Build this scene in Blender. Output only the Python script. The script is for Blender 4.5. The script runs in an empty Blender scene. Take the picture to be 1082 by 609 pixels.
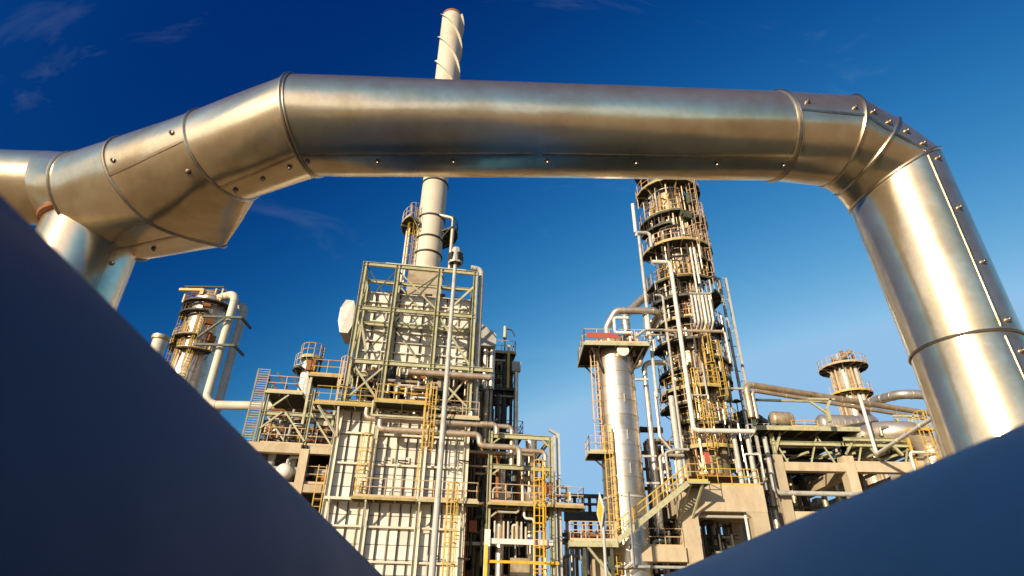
import bpy, math, random
from mathutils import Vector, Matrix
random.seed(7)
R = math.radians
S = bpy.context.scene
COL = S.collection

# ------------------------------------------------------------------ camera
F, CX, CY = 620.0, 541.0, 304.5
PITCH, ROLL, EYE = 30.0, 1.0, Vector((0, 0, 1.6))
_cp, _sp, _cr, _sr = math.cos(R(PITCH)), math.sin(R(PITCH)), math.cos(R(ROLL)), math.sin(R(ROLL))
_x0, _y0 = Vector((1, 0, 0)), Vector((0, -_sp, _cp))
FWD = Vector((0, _cp, _sp))
RIGHT = _x0 * _cr + _y0 * _sr
UP = -_x0 * _sr + _y0 * _cr
cam_d = bpy.data.cameras.new('camera')
cam = bpy.data.objects.new('camera', cam_d)
COL.objects.link(cam)
cam_d.sensor_width = 36.0
cam_d.lens = F / 1082.0 * 36.0
cam_d.clip_start = 0.02
cam_d.clip_end = 6000
cam.matrix_world = Matrix((
    (RIGHT.x, UP.x, -FWD.x, EYE.x), (RIGHT.y, UP.y, -FWD.y, EYE.y),
    (RIGHT.z, UP.z, -FWD.z, EYE.z), (0, 0, 0, 1)))
cam_d.dof.use_dof = True
cam_d.dof.focus_distance = 25.0
cam_d.dof.aperture_fstop = 5.6
S.camera = cam

# ------------------------------------------------------------------ light
SUN_AZ, SUN_EL = 36.0, 16.0          # degrees left of straight behind the camera, elevation
sdir = Vector((-math.sin(R(SUN_AZ)) * math.cos(R(SUN_EL)), -math.cos(R(SUN_AZ)) * math.cos(R(SUN_EL)), math.sin(R(SUN_EL))))
sun_d = bpy.data.lights.new('sun', 'SUN')
sun_d.energy = 5.0
sun_d.angle = R(0.5)
sun_d.color = (1.0, 0.83, 0.61)
sun = bpy.data.objects.new('sun', sun_d)
COL.objects.link(sun)
sun.rotation_euler = sdir.to_track_quat('Z', 'Y').to_euler()
sun.location = sdir * 100

W = bpy.data.worlds.new('World')
S.world = W
W.use_nodes = True
nt = W.node_tree
nt.nodes.clear()
n_out = nt.nodes.new('ShaderNodeOutputWorld')
n_bg = nt.nodes.new('ShaderNodeBackground')
n_sky = nt.nodes.new('ShaderNodeTexSky')
n_sky.sky_type = 'NISHITA'
n_sky.sun_disc = False
n_sky.sun_elevation = R(SUN_EL)
n_sky.sun_rotation = R(180 + SUN_AZ)
n_sky.altitude = 300
n_sky.air_density = 1.0
n_sky.dust_density = 0.3
n_sky.ozone_density = 3.0
def wm(op, a, b=None):
    n = nt.nodes.new('ShaderNodeMath'); n.operation = op
    for k_, q_ in enumerate((a, b)):
        if q_ is None: continue
        if isinstance(q_, (int, float)): n.inputs[k_].default_value = q_
        else: nt.links.new(q_, n.inputs[k_])
    return n.outputs[0]
n_tc = nt.nodes.new('ShaderNodeTexCoord')
n_map = nt.nodes.new('ShaderNodeMapping')
n_map.inputs['Rotation'].default_value = (0.2, 0.5, 0.7)
n_map.inputs['Scale'].default_value = (1.2, 6.5, 3.5)
n_no = nt.nodes.new('ShaderNodeTexNoise')
n_no.inputs['Scale'].default_value = 1.7
n_no.inputs['Detail'].default_value = 9
n_no.inputs['Roughness'].default_value = 0.62
n_no.inputs['Distortion'].default_value = 0.8
n_rp = nt.nodes.new('ShaderNodeValToRGB')
n_rp.color_ramp.elements[0].position = 0.60
n_rp.color_ramp.elements[0].color = (0, 0, 0, 1)
n_rp.color_ramp.elements[1].position = 0.95
n_rp.color_ramp.elements[1].color = (0.12, 0.12, 0.12, 1)
n_mx = nt.nodes.new('ShaderNodeMix')
n_mx.data_type = 'RGBA'
n_mx.inputs['B'].default_value = (6.0, 7.2, 8.6, 1)
# the photograph was taken through a polarising filter on contrasty film: sky light is thinned by its
# degree of polarisation (strongest 90 degrees from the sun), then each channel follows the film curve
n_dot = nt.nodes.new('ShaderNodeVectorMath'); n_dot.operation = 'DOT_PRODUCT'
n_dot.inputs[1].default_value = sdir
nt.links.new(n_tc.outputs['Generated'], n_dot.inputs[0])
c2 = wm('MULTIPLY', n_dot.outputs['Value'], n_dot.outputs['Value'])
polar = wm('DIVIDE', wm('SUBTRACT', 1.0, c2), wm('ADD', 1.0, c2))
thin = wm('SUBTRACT', 1.0, wm('MULTIPLY', polar, 0.8))
n_sep = nt.nodes.new('ShaderNodeSeparateColor'); n_com = nt.nodes.new('ShaderNodeCombineColor')
nt.links.new(n_sky.outputs[0], n_sep.inputs[0])
glow = wm('POWER', wm('MAXIMUM', n_dot.outputs['Value'], 0.0), 3.0)
for ch, (gain, power, top, glow_gain) in enumerate(((120.0, 2.69, 0.30, 1.0), (4.11, 1.248, 0.54, 0.6), (1.67, 0.70, 0.82, 0.1))):
    v_ = wm('MULTIPLY', wm('MULTIPLY', n_sep.outputs[ch], thin), 0.1)
    lid = wm('ADD', wm('MULTIPLY', glow, glow_gain), top)          # film shoulder, lifted by the aureole round the sun
    v_ = wm('MINIMUM', wm('MULTIPLY', wm('POWER', v_, power), gain), lid)
    nt.links.new(wm('MULTIPLY', v_, 10.0), n_com.inputs[ch])
nt.links.new(n_tc.outputs['Generated'], n_map.inputs['Vector'])
nt.links.new(n_map.outputs[0], n_no.inputs['Vector'])
nt.links.new(n_no.outputs['Fac'], n_rp.inputs[0])
nt.links.new(n_rp.outputs[0], n_mx.inputs['Factor'])
nt.links.new(n_com.outputs[0], n_mx.inputs['A'])
nt.links.new(n_mx.outputs['Result'], n_bg.inputs['Color'])
n_bg.inputs['Strength'].default_value = 0.074
nt.links.new(n_bg.outputs[0], n_out.inputs[0])

vs = S.view_settings
vs.view_transform = 'Standard'
vs.look = 'None'
vs.exposure = 0.42
vs.gamma = 1.0
vs.use_curve_mapping = False
S.cycles.use_denoising = True
S.cycles.max_bounces = 6
S.cycles.sample_clamp_indirect = 6

# ------------------------------------------------------------------ surveying helpers (photo pixel -> place)
def ray(u, v):
    return FWD + RIGHT * ((u - CX) / F) + UP * ((CY - v) / F)
def A(u, v, Y):
    d = ray(u, v)
    return EYE + d * (Y / d.y)
def along(P, e, u=None, v=None):
    """point on the line P + s e that shows in column u or in row v"""
    n = RIGHT - FWD * ((u - CX) / F) if u is not None else UP - FWD * ((CY - v) / F)
    s = -(Vector(P) - EYE).dot(n) / Vector(e).dot(n)
    return Vector(P) + Vector(e) * s
X, Yv, Z = Vector((1, 0, 0)), Vector((0, 1, 0)), Vector((0, 0, 1))
def zat(P, v):
    return along(P, Z, v=v).z
def route(start, *moves):
    P = A(*start)
    out = [P.copy()]
    for m in moves:
        k = m[0]
        if k == 'v': P = along(P, Z, v=m[1])
        elif k == 'u': P = along(P, X, u=m[1])
        elif k == 'fu': P = along(P, FX, u=m[1])
        elif k == 'y': P = P + Yv * m[1]
        elif k == 'x': P = P + X * m[1]
        elif k == 'z': P = P + Z * m[1]
        elif k == 'g': P = Vector((P.x, P.y, m[1]))
        elif k == 'p': P = A(*m[1:])
        out.append(P.copy())
    return out

# ------------------------------------------------------------------ materials
MATS = {}
def mat(name, base, second=None, rough=0.5, metal=0.0, scale=3.0, lo=0.45, hi=0.7, bump=0.0, bscale=30, rv=0.1, tint=0.12, stretch=None, spec=0.4, third=None, clump=0):
    m = bpy.data.materials.new(name)
    m.use_nodes = True
    t = m.node_tree
    b = t.nodes['Principled BSDF']
    b.inputs['Metallic'].default_value = metal
    b.inputs['Specular IOR Level'].default_value = spec
    tc = t.nodes.new('ShaderNodeTexCoord')
    src = tc.outputs['Object']
    if stretch:
        mp = t.nodes.new('ShaderNodeMapping')
        mp.inputs['Scale'].default_value = stretch
        t.links.new(src, mp.inputs['Vector'])
        src = mp.outputs[0]
    no = t.nodes.new('ShaderNodeTexNoise')
    no.inputs['Scale'].default_value = scale
    no.inputs['Detail'].default_value = 8
    no.inputs['Roughness'].default_value = 0.65
    t.links.new(src, no.inputs['Vector'])
    mr = t.nodes.new('ShaderNodeMapRange')
    mr.inputs['From Min'].default_value = lo
    mr.inputs['From Max'].default_value = hi
    t.links.new(no.outputs['Fac'], mr.inputs['Value'])
    mx = t.nodes.new('ShaderNodeMix'); mx.data_type = 'RGBA'
    mx.inputs['A'].default_value = (*base, 1)
    mx.inputs['B'].default_value = (*(second or base), 1)
    t.links.new(mr.outputs[0], mx.inputs['Factor'])
    colr = mx.outputs['Result']
    if third:
        n2 = t.nodes.new('ShaderNodeTexNoise')
        n2.inputs['Scale'].default_value = scale * 0.31
        n2.inputs['Detail'].default_value = 6
        n2.inputs['Roughness'].default_value = 0.7
        t.links.new(src, n2.inputs['Vector'])
        m2 = t.nodes.new('ShaderNodeMapRange')
        m2.inputs['From Min'].default_value = 0.55
        m2.inputs['From Max'].default_value = 0.72
        t.links.new(n2.outputs['Fac'], m2.inputs['Value'])
        x2 = t.nodes.new('ShaderNodeMix'); x2.data_type = 'RGBA'
        t.links.new(m2.outputs[0], x2.inputs['Factor'])
        t.links.new(colr, x2.inputs['A'])
        x2.inputs['B'].default_value = (*third, 1)
        colr = x2.outputs['Result']
    oi = t.nodes.new('ShaderNodeObjectInfo')
    hv = t.nodes.new('ShaderNodeHueSaturation')
    vr = t.nodes.new('ShaderNodeMapRange')
    vr.inputs['To Min'].default_value = 1 - tint
    vr.inputs['To Max'].default_value = 1 + tint * 0.6
    t.links.new(oi.outputs['Random'], vr.inputs['Value'])
    t.links.new(vr.outputs[0], hv.inputs['Value'])
    t.links.new(colr, hv.inputs['Color'])
    t.links.new(hv.outputs[0], b.inputs['Base Color'])
    rr = t.nodes.new('ShaderNodeMapRange')
    rr.inputs['To Min'].default_value = max(0.03, rough - rv)
    rr.inputs['To Max'].default_value = rough + rv
    t.links.new(no.outputs['Fac'], rr.inputs['Value'])
    t.links.new(rr.outputs[0], b.inputs['Roughness'])
    if bump:
        nb = t.nodes.new('ShaderNodeTexNoise')
        nb.inputs['Scale'].default_value = bscale
        nb.inputs['Detail'].default_value = 5
        t.links.new(src, nb.inputs['Vector'])
        bp = t.nodes.new('ShaderNodeBump')
        bp.inputs['Strength'].default_value = bump
        bp.inputs['Distance'].default_value = 0.02
        t.links.new(nb.outputs['Fac'], bp.inputs['Height'])
        t.links.new(bp.outputs[0], b.inputs['Normal'])
    MATS[name] = m
    return m

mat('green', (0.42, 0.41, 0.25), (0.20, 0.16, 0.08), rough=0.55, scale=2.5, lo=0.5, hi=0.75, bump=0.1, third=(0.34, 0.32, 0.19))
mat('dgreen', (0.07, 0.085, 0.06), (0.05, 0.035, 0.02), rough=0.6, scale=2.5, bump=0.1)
mat('cream', (0.74, 0.70, 0.60), (0.62, 0.55, 0.43), rough=0.5, scale=1.1, lo=0.5, hi=0.8, bump=0.08, bscale=6, third=(0.58, 0.48, 0.35), tint=0.17)
mat('creamrib', (0.64, 0.60, 0.48), (0.5, 0.4, 0.26), rough=0.55, scale=2.0, lo=0.5, hi=0.8)
mat('white', (0.66, 0.65, 0.60), (0.44, 0.37, 0.28), rough=0.45, scale=2.0, lo=0.52, hi=0.8)
mat('dullsteel', (0.20, 0.20, 0.18), (0.14, 0.12, 0.09), rough=0.5, metal=0.3)
mat('palegrey', (0.42, 0.42, 0.38), (0.26, 0.21, 0.14), rough=0.5, scale=2.0, lo=0.5, hi=0.75)
mat('yellow', (0.58, 0.38, 0.07), (0.34, 0.20, 0.05), rough=0.5, scale=3.5, lo=0.5, hi=0.75, bump=0.1)
mat('peach', (0.58, 0.42, 0.26), (0.5, 0.28, 0.14), rough=0.55, scale=3.5, lo=0.5, hi=0.8)
mat('alu', (0.66, 0.60, 0.50), (0.44, 0.34, 0.23), rough=0.38, metal=0.7, scale=1.6, lo=0.45, hi=0.75, bump=0.1, bscale=8, third=(0.52, 0.42, 0.30))
mat('aluwarm', (0.54, 0.44, 0.29), (0.28, 0.18, 0.09), rough=0.45, metal=0.5, scale=1.4, lo=0.42, hi=0.72, bump=0.12, bscale=8, third=(0.38, 0.26, 0.14))
mat('fascia', (0.42, 0.34, 0.13), (0.24, 0.19, 0.09), rough=0.55, scale=2.5, lo=0.45, hi=0.7, third=(0.40, 0.38, 0.24))
mat('guard', (0.78, 0.45, 0.03), (0.55, 0.30, 0.04), rough=0.45, scale=3)
mat('alucol', (0.74, 0.66, 0.54), (0.56, 0.44, 0.30), rough=0.36, metal=0.85, scale=1.2, lo=0.45, hi=0.75, bump=0.08, bscale=6, third=(0.50, 0.38, 0.25), tint=0.2)
mat('tanpipe', (0.60, 0.49, 0.36), (0.34, 0.23, 0.14), rough=0.42, metal=0.5, scale=1.4, lo=0.45, hi=0.75, bump=0.1, bscale=8)
mat('stackpaint', (0.58, 0.53, 0.42), (0.46, 0.40, 0.29), rough=0.55, scale=0.5, lo=0.45, hi=0.8, tint=0.05)
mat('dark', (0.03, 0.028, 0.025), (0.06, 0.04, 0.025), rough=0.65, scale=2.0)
mat('grating', (0.035, 0.033, 0.028), (0.06, 0.045, 0.025), rough=0.8, scale=2.0)
mat('rust', (0.30, 0.12, 0.04), (0.14, 0.06, 0.03), rough=0.85, scale=14, bump=0.5)
mat('red', (0.40, 0.08, 0.05), (0.28, 0.08, 0.05), rough=0.5)
mat('concrete', (0.50, 0.42, 0.29), (0.38, 0.30, 0.19), rough=0.9, scale=1.3, lo=0.42, hi=0.72, bump=0.5, bscale=7, third=(0.33, 0.25, 0.15), spec=0.2, stretch=(1, 1, 0.45), tint=0.16)
mat('ground', (0.31, 0.21, 0.10), (0.24, 0.165, 0.085), rough=0.95, scale=0.25, bump=0.4, bscale=3, third=(0.16, 0.12, 0.08), spec=0.15)
mat('kerb', (0.4, 0.36, 0.3), (0.3, 0.26, 0.2), rough=0.9)
mat('silver', (0.82, 0.70, 0.50), (0.58, 0.46, 0.29), rough=0.22, metal=0.9, scale=6, lo=0.42, hi=0.72, bump=0.16, bscale=4.5, rv=0.08, tint=0.06, third=(0.60, 0.47, 0.30))
mat('silverlip', (0.68, 0.57, 0.42), (0.38, 0.29, 0.19), rough=0.33, metal=1.0, scale=12, lo=0.4, hi=0.7, tint=0.05)
mat('screw', (0.50, 0.45, 0.38), (0.25, 0.16, 0.09), rough=0.4, metal=1.0, scale=60, lo=0.4, hi=0.6)
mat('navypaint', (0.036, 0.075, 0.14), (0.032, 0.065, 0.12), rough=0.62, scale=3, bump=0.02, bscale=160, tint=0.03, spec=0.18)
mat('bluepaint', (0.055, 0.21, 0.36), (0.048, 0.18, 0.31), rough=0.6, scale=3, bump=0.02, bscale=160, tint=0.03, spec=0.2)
mat('signyellow', (0.85, 0.52, 0.02), (0.8, 0.48, 0.03), rough=0.4, tint=0.0)
mat('signwhite', (0.80, 0.78, 0.72), (0.7, 0.66, 0.58), rough=0.4, tint=0.0)
mat('glass', (0.03, 0.035, 0.04), None, rough=0.08, tint=0.0)
mat('brickwall', (0.45, 0.34, 0.24), (0.36, 0.26, 0.18), rough=0.9, scale=1.5, bump=0.3)

# ------------------------------------------------------------------ objects
ORG = {}
def link(o, parent, org):
    COL.objects.link(o)
    ORG[o.name] = org
    if parent is not None:
        o.parent = parent
def thing(name, label, cat, loc, group=None):
    o = bpy.data.objects.new(name, None)
    o.empty_display_size = 0.3
    o.location = loc
    o['label'] = label
    o['category'] = cat
    if group: o['group'] = group
    link(o, None, Vector(loc))
    return o
def tag(o, label=None, cat=None, group=None, kind=None):
    if label: o['label'] = label
    if cat: o['category'] = cat
    if group: o['group'] = group
    if kind: o['kind'] = kind
    return o

def frame_of(d, up=Z):
    d = d.normalized()
    s = d.cross(up)
    if s.length < 1e-4: s = d.cross(X)
    s.normalize()
    return s, s.cross(d).normalized()

class MB:
    def __init__(self): self.v = []; self.f = []
    def add(self, vs_, fs):
        n = len(self.v)
        self.v += [Vector(q) for q in vs_]
        self.f += [tuple(i + n for i in f) for f in fs]
        return self
    def obox(self, c, a, b, d):
        """box about c with half-axes a, b, d"""
        c, a, b, d = Vector(c), Vector(a), Vector(b), Vector(d)
        if a.cross(b).dot(d) < 0: a = -a
        P = [c + a * i + b * j + d * k for k in (-1, 1) for j in (-1, 1) for i in (-1, 1)]
        return self.add(P, [(0, 2, 3, 1), (4, 5, 7, 6), (0, 1, 5, 4), (2, 6, 7, 3), (0, 4, 6, 2), (1, 3, 7, 5)])
    def box(self, x0, x1, y0, y1, z0, z1):
        return self.obox(((x0 + x1) / 2, (y0 + y1) / 2, (z0 + z1) / 2), X * ((x1 - x0) / 2), Yv * ((y1 - y0) / 2), Z * ((z1 - z0) / 2))
    def bar(self, p, q, w, h=None, up=Z):
        p, q = Vector(p), Vector(q)
        s, u = frame_of(q - p, up)
        return self.obox((p + q) / 2, s * (w / 2), u * ((h or w) / 2), (q - p) / 2)
    def ibeam(self, p, q, w, h, up=Z):
        p, q = Vector(p), Vector(q)
        s, u = frame_of(q - p, up)
        t = max(0.02, h * 0.1)
        d = (q - p) / 2; c = (p + q) / 2
        self.obox(c + u * (h / 2 - t / 2), s * (w / 2), u * (t / 2), d)
        self.obox(c - u * (h / 2 - t / 2), s * (w / 2), u * (t / 2), d)
        return self.obox(c, s * (t * 0.4), u * (h / 2 - t), d)
    def tube(self, pts, r, seg=8, cap=True, radii=None):
        pts = [Vector(p) for p in pts]
        n = len(pts)
        base = len(self.v)
        d0 = (pts[1] - pts[0]).normalized()
        s, u = frame_of(d0)
        for i, p in enumerate(pts):
            if i == 0: d = d0
            elif i == n - 1: d = (pts[i] - pts[i - 1]).normalized()
            else:
                a, b = (pts[i] - pts[i - 1]).normalized(), (pts[i + 1] - pts[i]).normalized()
                d = a + b
                d = d.normalized() if d.length > 1e-6 else a
            s = (s - d * s.dot(d)).normalized()
            u = s.cross(d)
            k = 1.0
            if 0 < i < n - 1:
                a = (pts[i] - pts[i - 1]).normalized()
                k = 1.0 / max(0.5, a.dot(d))
            rr = radii[i] if radii else r
            # widen only in the bend plane
            bend = (pts[i + 1] - pts[i]).normalized() - (pts[i] - pts[i - 1]).normalized() if 0 < i < n - 1 else Vector((0, 0, 0))
            bd = bend.normalized() if bend.length > 1e-5 else None
            for j in range(seg):
                a_ = 2 * math.pi * j / seg
                o = (s * math.cos(a_) + u * math.sin(a_)) * rr
                if bd is not None: o += bd * (o.dot(bd) * (k - 1))
                self.v.append(p + o)
        for i in range(n - 1):
            for j in range(seg):
                a_, b_ = base + i * seg + j, base + i * seg + (j + 1) % seg
                self.f.append((a_, a_ + seg, b_ + seg, b_))
        if cap:
            self.f.append(tuple(base + j for j in range(seg)))
            self.f.append(tuple(base + (n - 1) * seg + j for j in reversed(range(seg))))
        return self
    def lathe(self, c, prof, seg=32, a0=0.0, a1=2 * math.pi):
        """surface of revolution about the vertical through c; prof = [(r, z)]"""
        c = Vector(c); base = len(self.v); full = abs(a1 - a0 - 2 * math.pi) < 1e-6
        m = seg if full else seg + 1
        for (r, z) in prof:
            for j in range(m):
                a = a0 + (a1 - a0) * j / seg
                self.v.append(Vector((c.x + r * math.cos(a), c.y + r * math.sin(a), z)))
        for i in range(len(prof) - 1):
            for j in range(seg):
                j2 = (j + 1) % m
                self.f.append((base + i * m + j, base + i * m + j2, base + (i + 1) * m + j2, base + (i + 1) * m + j))
        return self
    def sector(self, c, r0, r1, z0, z1, a0, a1, seg=24):
        self.lathe(c, [(r0, z0), (r1, z0), (r1, z1), (r0, z1), (r0, z0)], seg, a0, a1)
        if abs(a1 - a0 - 2 * math.pi) > 1e-6:
            for a in (a0, a1):
                ca, sa = math.cos(a), math.sin(a)
                q = [Vector((c[0] + r * ca, c[1] + r * sa, z)) for r, z in ((r0, z0), (r1, z0), (r1, z1), (r0, z1))]
                self.add(q, [(0, 1, 2, 3)])
        return self
    def build(self, name, m, parent=None, smooth=False, org=None):
        if org is None:
            org = ORG[parent.name] if parent is not None else self.v[0].copy()
        me = bpy.data.meshes.new(name)
        me.from_pydata([tuple(p - org) for p in self.v], [], self.f)
        me.materials.append(MATS[m])
        if smooth:
            me.polygons.foreach_set('use_smooth', [True] * len(me.polygons))
            try: me.set_sharp_from_angle(angle=R(38))
            except Exception: pass
        o = bpy.data.objects.new(name, me)
        if parent is None: o.location = org
        link(o, parent, org)
        return o

def fillet(pts, rad, n=5):
    pts = [Vector(p) for p in pts]
    out = [pts[0]]
    for i in range(1, len(pts) - 1):
        a, b = pts[i - 1] - pts[i], pts[i + 1] - pts[i]
        la, lb = a.length, b.length
        a.normalize(); b.normalize()
        ang = a.angle(b)
        if ang > R(176) or ang < R(5): out.append(pts[i]); continue
        cut = min(rad / math.tan(ang / 2), la * 0.48, lb * 0.48)
        rr = cut * math.tan(ang / 2)
        p0 = pts[i] + a * cut
        cen = pts[i] + (a + b).normalized() * (rr / math.sin(ang / 2))
        v0 = p0 - cen; v1 = pts[i] + b * cut - cen
        om = v0.angle(v1)
        for k in range(n + 1):
            t = k / n
            out.append(cen + v0 * (math.sin((1 - t) * om) / math.sin(om)) + v1 * (math.sin(t * om) / math.sin(om)))
    out.append(pts[-1])
    return out

def pipe(label, pts, r, m='alu', bend=None, group=None, parent=None, name='process_pipe', seams=True, seg=12, cat='pipe', every=2.6):
    """an insulated pipe: the run with its elbows, a lap band at both sides of each elbow"""
    bend = bend or r * 2.4
    root = parent
    if parent is None:
        root = thing(name, label, cat, min(pts, key=lambda p: p.z), group)
    run = MB().tube(fillet(pts, bend), r, seg).build('pipe_run' if parent is None else name, m, root, True)
    if seams:
        for i in range(len(pts) - 1):
            p, q = Vector(pts[i]), Vector(pts[i + 1])
            L = (q - p).length
            d = (q - p).normalized()
            s0 = bend if i > 0 else 0.1
            s1 = L - (bend if i < len(pts) - 2 else 0.1)
            if s1 - s0 < 0.3: continue
            k = max(1, int((s1 - s0) / every))
            for j in range(k + 1):
                c = p + d * (s0 + (s1 - s0) * j / k)
                MB().tube([c - d * 0.04, c + d * 0.04], r * 1.06 + 0.008, seg).build('lap_band', m, root if parent is None else run, True)
    return root

def handrail(parent, pts, m='yellow', h=1.1, closed=False, toe=True, r=0.029, step=1.0, name='handrail'):
    b = MB()
    pts = [Vector(p) for p in pts]
    if closed: pts.append(pts[0])
    for k, p in enumerate(pts[:-1]):
        q = pts[k + 1]
        L = (q - p).length
        for z in (h, h * 0.55):
            b.tube([p + Z * z, q + Z * z], r, 5, False)
        if toe: b.bar(p + Z * 0.07, q + Z * 0.07, 0.02, 0.14)
        n = max(1, round(L / step))
        for j in range(n + (1 if k == len(pts) - 2 and not closed else 0)):
            c = p.lerp(q, j / n)
            b.tube([c, c + Z * h], r, 5, False)
    return b.build(name, m, parent)

def ladder(parent, base, top_z, out, side, m='yellow', w=0.5, cage=True, cage_from=2.2, r=0.03, over=1.1):
    """vertical ladder; out = unit vector away from the wall"""
    base = Vector(base); b = MB()
    for s in (-1, 1):
        p = base + side * (s * w / 2)
        b.bar(p, Vector((p.x, p.y, top_z + over)), 0.06, 0.05, out)
    z = base.z + 0.3
    while z < top_z + over - 0.1:
        p = Vector((base.x, base.y, z))
        b.bar(p - side * w / 2, p + side * w / 2, 0.035)
        z += 0.45
    o = b.build('ladder', m, parent)
    if cage:
        c = MB()
        z0 = base.z + cage_from
        if z0 < top_z:
            A_ = [R(a) for a in (-20, 30, 75, 105, 150, 200)]
            def cp(a, z): return Vector((base.x, base.y, z)) + side * (math.cos(a) * 0.4) + out * (0.08 + max(0, math.sin(a)) * 0.68)
            n = max(1, int((top_z + over - z0) / 1.1))
            for i in range(n + 1):
                zz = z0 + (top_z + over - z0) * i / n
                c.tube([cp(a, zz) for a in A_], 0.032, 4, False)
            for a in A_[1:-1]:
                c.bar(cp(a, z0), cp(a, top_z + over), 0.05, 0.025, out)
            c.build('ladder_cage', m, o)
    return o

def deck(parent, c0, ex, ey, L, D, z, m='green', rail=None, rails='fbrl', joists=True, th=0.16, name='platform', fm=None):
    """rectangular platform: c0 corner, L along ex, D along ey"""
    ex, ey = Vector(ex), Vector(ey)
    P = lambda a, b, h=0.0: Vector((c0[0], c0[1], z)) + ex * a + ey * b + Z * h
    g = MB()
    t = 0.06
    for (p, q) in ((P(0, 0), P(L, 0)), (P(L, 0), P(L, D)), (P(L, D), P(0, D)), (P(0, D), P(0, 0))):
        g.bar(p - Z * th / 2, q - Z * th / 2, t, th)
    o = g.build(name, fm or m, parent)
    gr = MB()
    gr.obox(P(L / 2, D / 2, -0.03), ex * (L / 2 - 0.035), ey * (D / 2 - 0.035), Z * 0.02)
    gr.build('grating', 'grating', o)
    if joists:
        n = max(1, int(L / 1.2))
        j_ = MB()
        for i in range(1, n):
            j_.bar(P(L * i / n, 0.04, -0.055 - 0.05), P(L * i / n, D - 0.04, -0.055 - 0.05), 0.06, 0.1)
        if n > 1: j_.build('joist', m, o)
    if rail:
        e = 0.05
        c = {'f': (P(e, e), P(L - e, e)), 'r': (P(L - e, e), P(L - e, D - e)), 'b': (P(L - e, D - e), P(e, D - e)), 'l': (P(e, D - e), P(e, e))}
        for k in rails:
            handrail(o, list(c[k]), rail)
    return o

def ring_platform(parent, c, z, r0, r1, a0, a1, m='green', rail='peach', bracket=True, th=0.14):
    a0, a1 = R(a0), R(a1)
    seg = max(5, int((a1 - a0) * r1 / 0.85))
    o = MB().sector(c, r0, r1 - 0.03, z - 0.05, z, a0, a1, seg).build('platform', 'grating', parent)
    f = MB().sector(c, r1 - 0.03, r1, z - th, z + 0.05, a0, a1, seg)
    n = max(2, int((a1 - a0) / R(28)))
    f.build('edge_beam', m, o)
    for i in range(n + 1):
        a = a0 + (a1 - a0) * i / n
        d = Vector((math.cos(a), math.sin(a), 0))
        p = Vector((c[0], c[1], z - 0.13))
        b = MB().bar(p + d * r0, p + d * (r1 - 0.05), 0.07, 0.15)
        if bracket and i % 2 == 0:
            b.bar(p + d * (r0 - 0.02) - Z * 0.9, p + d * (r1 * 0.7 + r0 * 0.3) - Z * 0.08, 0.07)
        b.build('bracket', m, o)
    pts = [Vector((c[0] + (r1 - 0.06) * math.cos(a0 + (a1 - a0) * i / seg), c[1] + (r1 - 0.06) * math.sin(a0 + (a1 - a0) * i / seg), z)) for i in range(seg + 1)]
    if a1 - a0 > R(350): pts = pts[:-1]; handrail(o, pts, rail, closed=True)
    else: handrail(o, pts, rail)
    return o

def shell(parent, c, bands, m='alu', seg=36, name='shell_band', lip=0.012):
    """stacked cladding bands, each lapped over the next; bands = [(z0, z1, r0, r1)]"""
    for (z0, z1, r0, r1) in bands:
        MB().lathe(c, [(r0, z0), (r0 + lip, z0 + 0.001), (r0 + lip, z0 + 0.05), (r0, z0 + 0.051), (r1, z1)], seg).build(name, m, parent, True)

# ------------------------------------------------------------------ ground
g = MB()
g.add([(-1500, -1500, 0), (1500, -1500, 0), (1500, 1500, 0), (-1500, 1500, 0)], [(0, 1, 2, 3)])
tag(g.build('ground', 'ground', org=Vector((0, 0, 0))), kind='structure')

# ------------------------------------------------------------------ added block, unseen behind the camera, placed to shade the near pipes
bl = thing('shade_cabin', 'added unseen tan cabin that shades the two blue pipes', 'cabin', (-4.7, -5, 0))
MB().box(-7.6, -1.9, -9, -5, 0, 4.1).build('wall', 'brickwall', bl)
MB().box(-7.75, -1.75, -9.1, -4.9, 4.1, 4.26).build('roof', 'concrete', bl)
for x in (-6.9, -4.6):
    w_ = MB().box(x, x + 1.4, -5.0, -4.96, 2.3, 3.3).build('window', 'palegrey', bl)
    MB().box(x + 0.08, x + 1.32, -4.96, -4.945, 2.38, 3.22).build('pane', 'glass', w_)
d_ = MB().box(-3.0, -2.1, -5.0, -4.95, 0.0, 2.1).build('door', 'dgreen', bl)
MB().box(-2.3, -2.24, -4.95, -4.9, 1.0, 1.15).build('handle', 'alu', d_)

# ------------------------------------------------------------------ the two big blue pipes right in front of the lens
dv = ray(493, 697).normalized()
def near_pipe(edge_px, h, rad, sgn, label, paint):
    e1 = ray(*edge_px)
    n = e1.cross(dv).normalized()
    if n.x * sgn < 0: n = -n                      # points to the open side
    w = (e1 - dv * e1.dot(dv)).normalized()
    c0 = EYE + w * h - n * rad
    p0 = c0 + dv * ((-4.6 - c0.y) / dv.y)
    pg = Vector((p0.x, p0.y, 0.0))
    p1 = c0 + dv * 7.0
    p2 = Vector((p1.x, p1.y, 0.0))
    root = thing('blue_pipe', label, 'pipe', (p1.x, p1.y, 0))
    MB().tube(fillet([pg, p0, p1, p2], rad * 2.6, 10), rad, 96).build('pipe_run', paint, root, True)
    for s in (-3.2, 3.2):
        c = c0 + dv * s
        MB().box(c.x - 0.12, c.x + 0.12, c.y - 0.1, c.y + 0.1, 0, c.z - rad * 0.9).build('pipe_support', 'concrete', root)
    MB().lathe((p1.x, p1.y, 0), [(rad + 0.002, 0), (rad + 0.12, 0), (rad + 0.12, 0.05), (rad + 0.002, 0.05)], 48).build('foot_flange', paint, root, True)
near_pipe((0, 205), 0.36, 0.30, 1, 'big shaded dark blue pipe filling the lower left corner', 'navypaint')
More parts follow.
